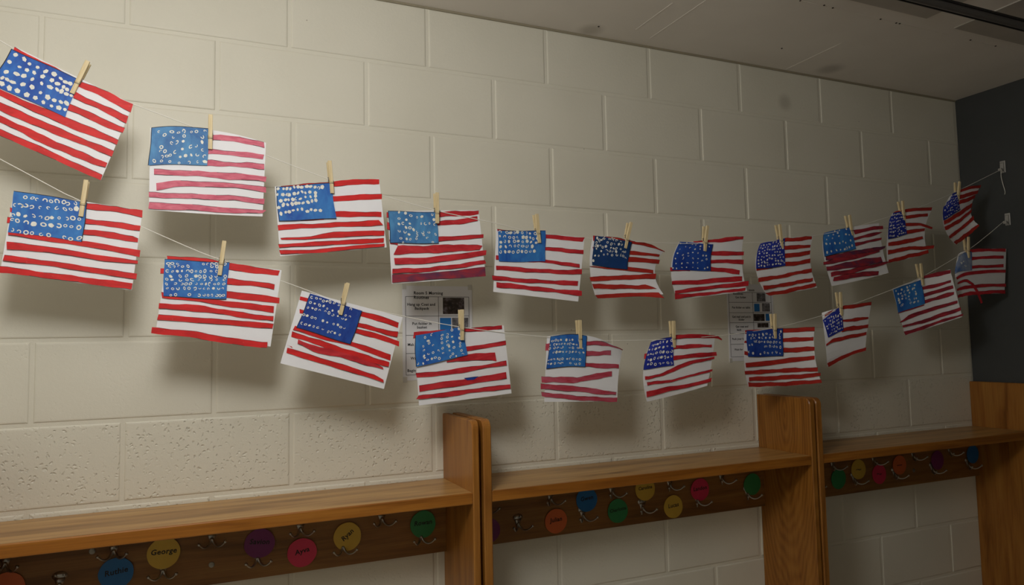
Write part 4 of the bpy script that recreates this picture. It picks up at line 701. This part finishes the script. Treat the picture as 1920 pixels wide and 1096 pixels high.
def make_flag(key, label, red, blue, dots, special=None, lift=0.0):
    D = FLAGS[key]; F = Flag(D['grid']); px, pz, ang = D['pin']
    base = Vector((px, -.19, pz)); rn = random.Random(key)
    E = empty('paper_flag', base, label, 'paper flag', 'painted paper flags hung on two strings')
    # white sheet
    nR, nC = 9, 13
    G = [[(j / (nC - 1), i / (nR - 1)) for j in range(nC)] for i in range(nR)]
    slab('paper_sheet', F, G, -.0002, .0003, PAPER, E, base)
    # glued red strips
    for q, st in enumerate(D['stripes']):
        ln = abs(st[-1][0] - st[0][0])
        n = max(3, int(18 * ln) + 1)
        smp = interp(st, n)
        ph = [rn.uniform(0, 6.28) for _ in range(4)]; am = rn.uniform(.002, .006)
        rows = [[], [], [], []]
        for k, (a, b2, c, d2) in enumerate(smp):
            j1 = am * (math.sin(k * .9 + ph[0]) + .6 * math.sin(k * 2.1 + ph[1])); j2 = am * (math.sin(k * .8 + ph[2]) + .6 * math.sin(k * 1.9 + ph[3]))
            ta = b2 + j1; tb = d2 + j2; e = min(.0045, abs(tb - ta) * .2)
            for r_i, (s1, t1) in enumerate(((a, ta), (a, ta + e), (c, tb - e), (c, tb))): rows[r_i].append((s1, t1))
        lineT = [rn.random() < .55 for _ in range(n)]; lineB = [rn.random() < .40 for _ in range(n)]
        for arr in (lineT, lineB):
            for k in range(1, n - 1):
                if arr[k - 1] == arr[k + 1]: arr[k] = arr[k - 1]
        m = red
        if special and q in special: m = special[q]
        d0 = .0006 + .00022 * q
        side = rn.choice((-1, 1)); lf = rn.uniform(0, .0025)
        s_mid = (st[0][0] + st[-1][0]) / 2
        dd = (lambda a, t, d0=d0, side=side, lf=lf, sm=s_mid: d0 + lf * max(0, side * (a - sm)) ** 2 * 4)
        slab('stripe', F, rows, dd, .0004, [m, INK], E, base, lambda i, j: 1 if (i == 0 and lineT[j]) or (i == 2 and lineB[j]) else 0)
    # blue corner
    c = D['canton']
    def cq(u, v):
        a = [c[0][k] * (1 - u) + c[1][k] * u for k in (0, 1)]; b2 = [c[3][k] * (1 - u) + c[2][k] * u for k in (0, 1)]
        return (a[0] * (1 - v) + b2[0] * v, a[1] * (1 - v) + b2[1] * v)
    us = [0, .012] + [k / 10 for k in range(1, 10)] + [.988, 1]; vs_ = [0, .016] + [k / 7 for k in range(1, 7)] + [.984, 1]
    ph = [rn.uniform(0, 6.28) for _ in range(4)]
    G = [[cq(u + .006 * math.sin(v * 7 + ph[0]) * (abs(u - .5) * 2), v + .010 * math.sin(u * 6 + ph[1]) * (abs(v - .5) * 2)) for u in us] for v in vs_]
    lines = [rn.random() < .6 for _ in range(4)]
    dc = .0030
    dcf = lambda a, t: dc + lift * max(0, t - .15) ** 2
    cn = slab('blue_corner', F, G, dcf, .0004, [blue, INK], E, base,
              lambda i, j: 1 if (i == 0 and lines[0]) or (i == len(vs_) - 2 and lines[1]) or (j == len(us) - 2 and lines[2]) or (j == 0 and lines[3]) else 0)
    # white paint dabs
    R_, C_, size, ringf, u0, u1, v0, v1, jit, keep = dots
    b = MB()
    wid = (F.pt(*cq(1, .5)) - F.pt(*cq(0, .5))).length; hgt = (F.pt(*cq(.5, 1)) - F.pt(*cq(.5, 0))).length
    spots = [(u + rn.gauss(0, .004), v + rn.gauss(0, .006)) for u, v in D['dots']]
    if not spots:
        for i in range(R_):
            for j in range(C_):
                if rn.random() > keep: continue
                spots.append((u0 + (u1 - u0) * ((j + .5) / C_) + rn.gauss(0, jit * .5 / C_), v0 + (v1 - v0) * ((i + .5) / R_) + rn.gauss(0, jit * .5 / R_)))
    for u, v in spots:
        if .015 < u < .985 and .02 < v < .98:
            r = size * rn.uniform(.7, 1.2); asp = rn.uniform(.75, 1.25); rot = rn.uniform(0, 3.14)
            n = 10; ring = rn.random() < ringf; st = rn.uniform(0, 6.28); sweep = rn.choice((1, 1, .8, .65)) if ring else 1
            def P(rad, a):
                x = rad * math.cos(a) * asp; y = rad * math.sin(a) / asp
                return cq(u + (x * math.cos(rot) - y * math.sin(rot)) / wid, v + (x * math.sin(rot) + y * math.cos(rot)) / hgt)
            if ring:
                V = []; fq = []
                for k in range(n + 1):
                    a = st + 2 * math.pi * sweep * k / n
                    for rad in (r, r * .52):
                        q = P(rad, a); V.append(F.off(*q, dcf(*q) + .0008) - base)
                fq = [(2 * k, 2 * k + 1, 2 * k + 3, 2 * k + 2) for k in range(n)]
                b.add(V, fq)
            else:
                V = []
                for k in range(n):
                    q = P(r * (1 + .12 * math.sin(3 * k + st)), 2 * math.pi * k / n); V.append(F.off(*q, dcf(*q) + .0008) - base)
                b.add(V, [tuple(range(n))])
    o = b.build('white_dots', DOT, cn); o['label'] = 'white painted dots'; o['kind'] = 'stuff'
    return E

# dots: rows, cols, radius, ring share, u0, u1, v0, v1, jitter, keep
flags = [
 ('F1', 'strongly tilted flag at the left end of the upper string, big solid white dots', RED, BLUE['royal'], (6, 9, .0048, .05, 0, 1, .03, .97, .22, .95), None, 'slanted clothespin at the left end of the upper string'),
 ('F2', 'flag with watery pink stripes and pale blue corner on the upper string', PINK, BLUE['sky'], (7, 9, .0040, .8, .05, 1, .05, 1, .4, .75), None, 'clothespin over the flag with watery pink stripes'),
 ('F3', 'flag on the upper string with solid dots stopping short of its blue right edge', RED, BLUE['mid'], (5, 10, .0044, .05, 0, .84, .04, .86, .25, .96), None, 'clothespin over the third flag of the upper string'),
 ('F4', 'flag on the upper string with crowded smeared crimson stripes, above the morning poster', CRIMSON, BLUE['sky'], (7, 8, .0038, .7, .15, 1, .05, 1, .4, .75), {8: VIOLET}, 'clothespin above the flag with crowded crimson stripes'),
 ('F5', 'flag on the upper string whose blue corner is bare along the bottom', CRIMSON, BLUE['mid'], (5, 9, .0046, .6, .02, .92, .03, .78, .12, .97), None, 'clothespin above the flag with a bare blue bottom strip'),
 ('F6', 'flag with dark navy corner and curled pointed top right end', BRICK, BLUE['navy'], (6, 8, .0038, .75, .03, 1, .05, .72, .25, .92), None, 'slanted clothespin showing both legs above the navy cornered flag'),
 ('F7', 'flag above and left of the second poster, curled top left corner, dashed dots', CRIMSON, BLUE['deep'], (7, 8, .0030, .5, .03, 1, .05, .97, .3, .85), None, 'clothespin above the flag with the curled corner, upper string'),
 ('F8', 'flag on the upper string with even brick red stripes and densely dotted blue corner', BRICK, BLUE['ultra'], (8, 10, .0032, .4, .04, .98, .05, .95, .3, .9), None, 'clothespin above the brick red striped flag, upper string'),
 ('F9', 'flag with messy overlapping plum stripes, third from the right on the upper string', PLUM, BLUE['mid'], (5, 6, .0036, .3, .08, 1, .05, .97, .3, .8), {3: VIOLET, 5: VIOLET}, 'clothespin above the flag with messy plum stripes'),
 ('F10', 'narrow turned flag with loose stripe ends, second from the right on the upper string', BRICK, BLUE['ultra'], (7, 9, .0030, .3, .04, .98, .05, .97, .3, .85), None, 'clothespin above the second flag from the right, upper string'),
 ('F11', 'strongly curled flag at the right end of the upper string, in front of the corner', BRICK, BLUE['ultra'], (7, 8, .0030, .3, .06, .97, .05, .95, .3, .85), None, 'clothespin at the right end of the upper string'),
 ('L1', 'flag at the left end of the lower string with rows of ring shaped dots', RED, BLUE['mid'], (5, 10, .0048, .8, .02, .98, .03, 1, .15, .97), None, 'clothespin at the left end of the lower string'),
 ('L2', 'flag with many tiny ring dots, second from the left on the lower string', RED, BLUE['mid'], (8, 12, .0036, .9, .02, .98, .02, 1, .15, .9), None, 'clothespin over the flag with many tiny ring dots'),
 ('L3', 'tilted flag with deep blue corner left of the morning poster', RED, BLUE['deep'], (6, 11, .0034, .6, .03, .97, .05, .92, .25, .85), {5: CRIMSON}, 'slanted clothespin on the deep blue corner of the tilted lower flag'),
 ('L4', 'flag hanging in front of the morning poster, with a blue daub on one stripe', CRIMSON, BLUE['mid'], (8, 9, .0034, .65, .05, 1, .04, 1, .4, .72), {7: BLUE['deep']}, 'clothespin in front of the morning poster'),
 ('L5', 'flag on the lower string with faded rose stripes and folded top right corner', ROSE, BLUE['mid'], (6, 10, .0036, .75, .05, .97, .1, .97, .2, .9), None, 'clothespin above the flag with faded rose stripes'),
 ('L6', 'flag on the lower string with merging stripes, left of the second poster', CRIMSON, BLUE['ultra'], (5, 8, .0040, .7, .10, .97, .06, .97, .2, .92), None, 'clothespin above the flag with merging stripes, lower string'),
 ('L7', 'flat bright striped flag hanging in front of the second poster', BRICK, BLUE['deep'], (6, 10, .0042, .75, .04, .98, .04, .97, .2, .85), None, 'clothespin in front of the second poster'),
 ('L8', 'flag with only five stripes and a folded back corner on the lower string', BRICK, BLUE['ultra'], (6, 8, .0032, .4, .08, .97, .06, .95, .25, .85), None, 'clothespin above the flag with the folded back corner'),
 ('L9', 'slanted flag with dark plum stripes, second from the right on the lower string', PLUM, BLUE['mid'], (6, 6, .0042, .3, .05, .80, .05, .85, .25, .8), None, 'clothespin above the dark plum striped flag'),
 ('L10', 'flag with faded blue corner and one loose hanging strip beside the dark wall', CRIMSON, BLUE['pale'], (3, 4, .0036, .5, .3, .95, .4, .8, .3, .4), None, 'clothespin at the right end of the lower string'),
]
for key, lab, red, blue, dots, special, plab in flags:
    make_flag(key, lab, red, blue, dots, special, lift=.03 if key == 'L4' else 0.0)
    px, pz, ang = FLAGS[key]['pin']
    clothespin(px, pz, ang, plab)
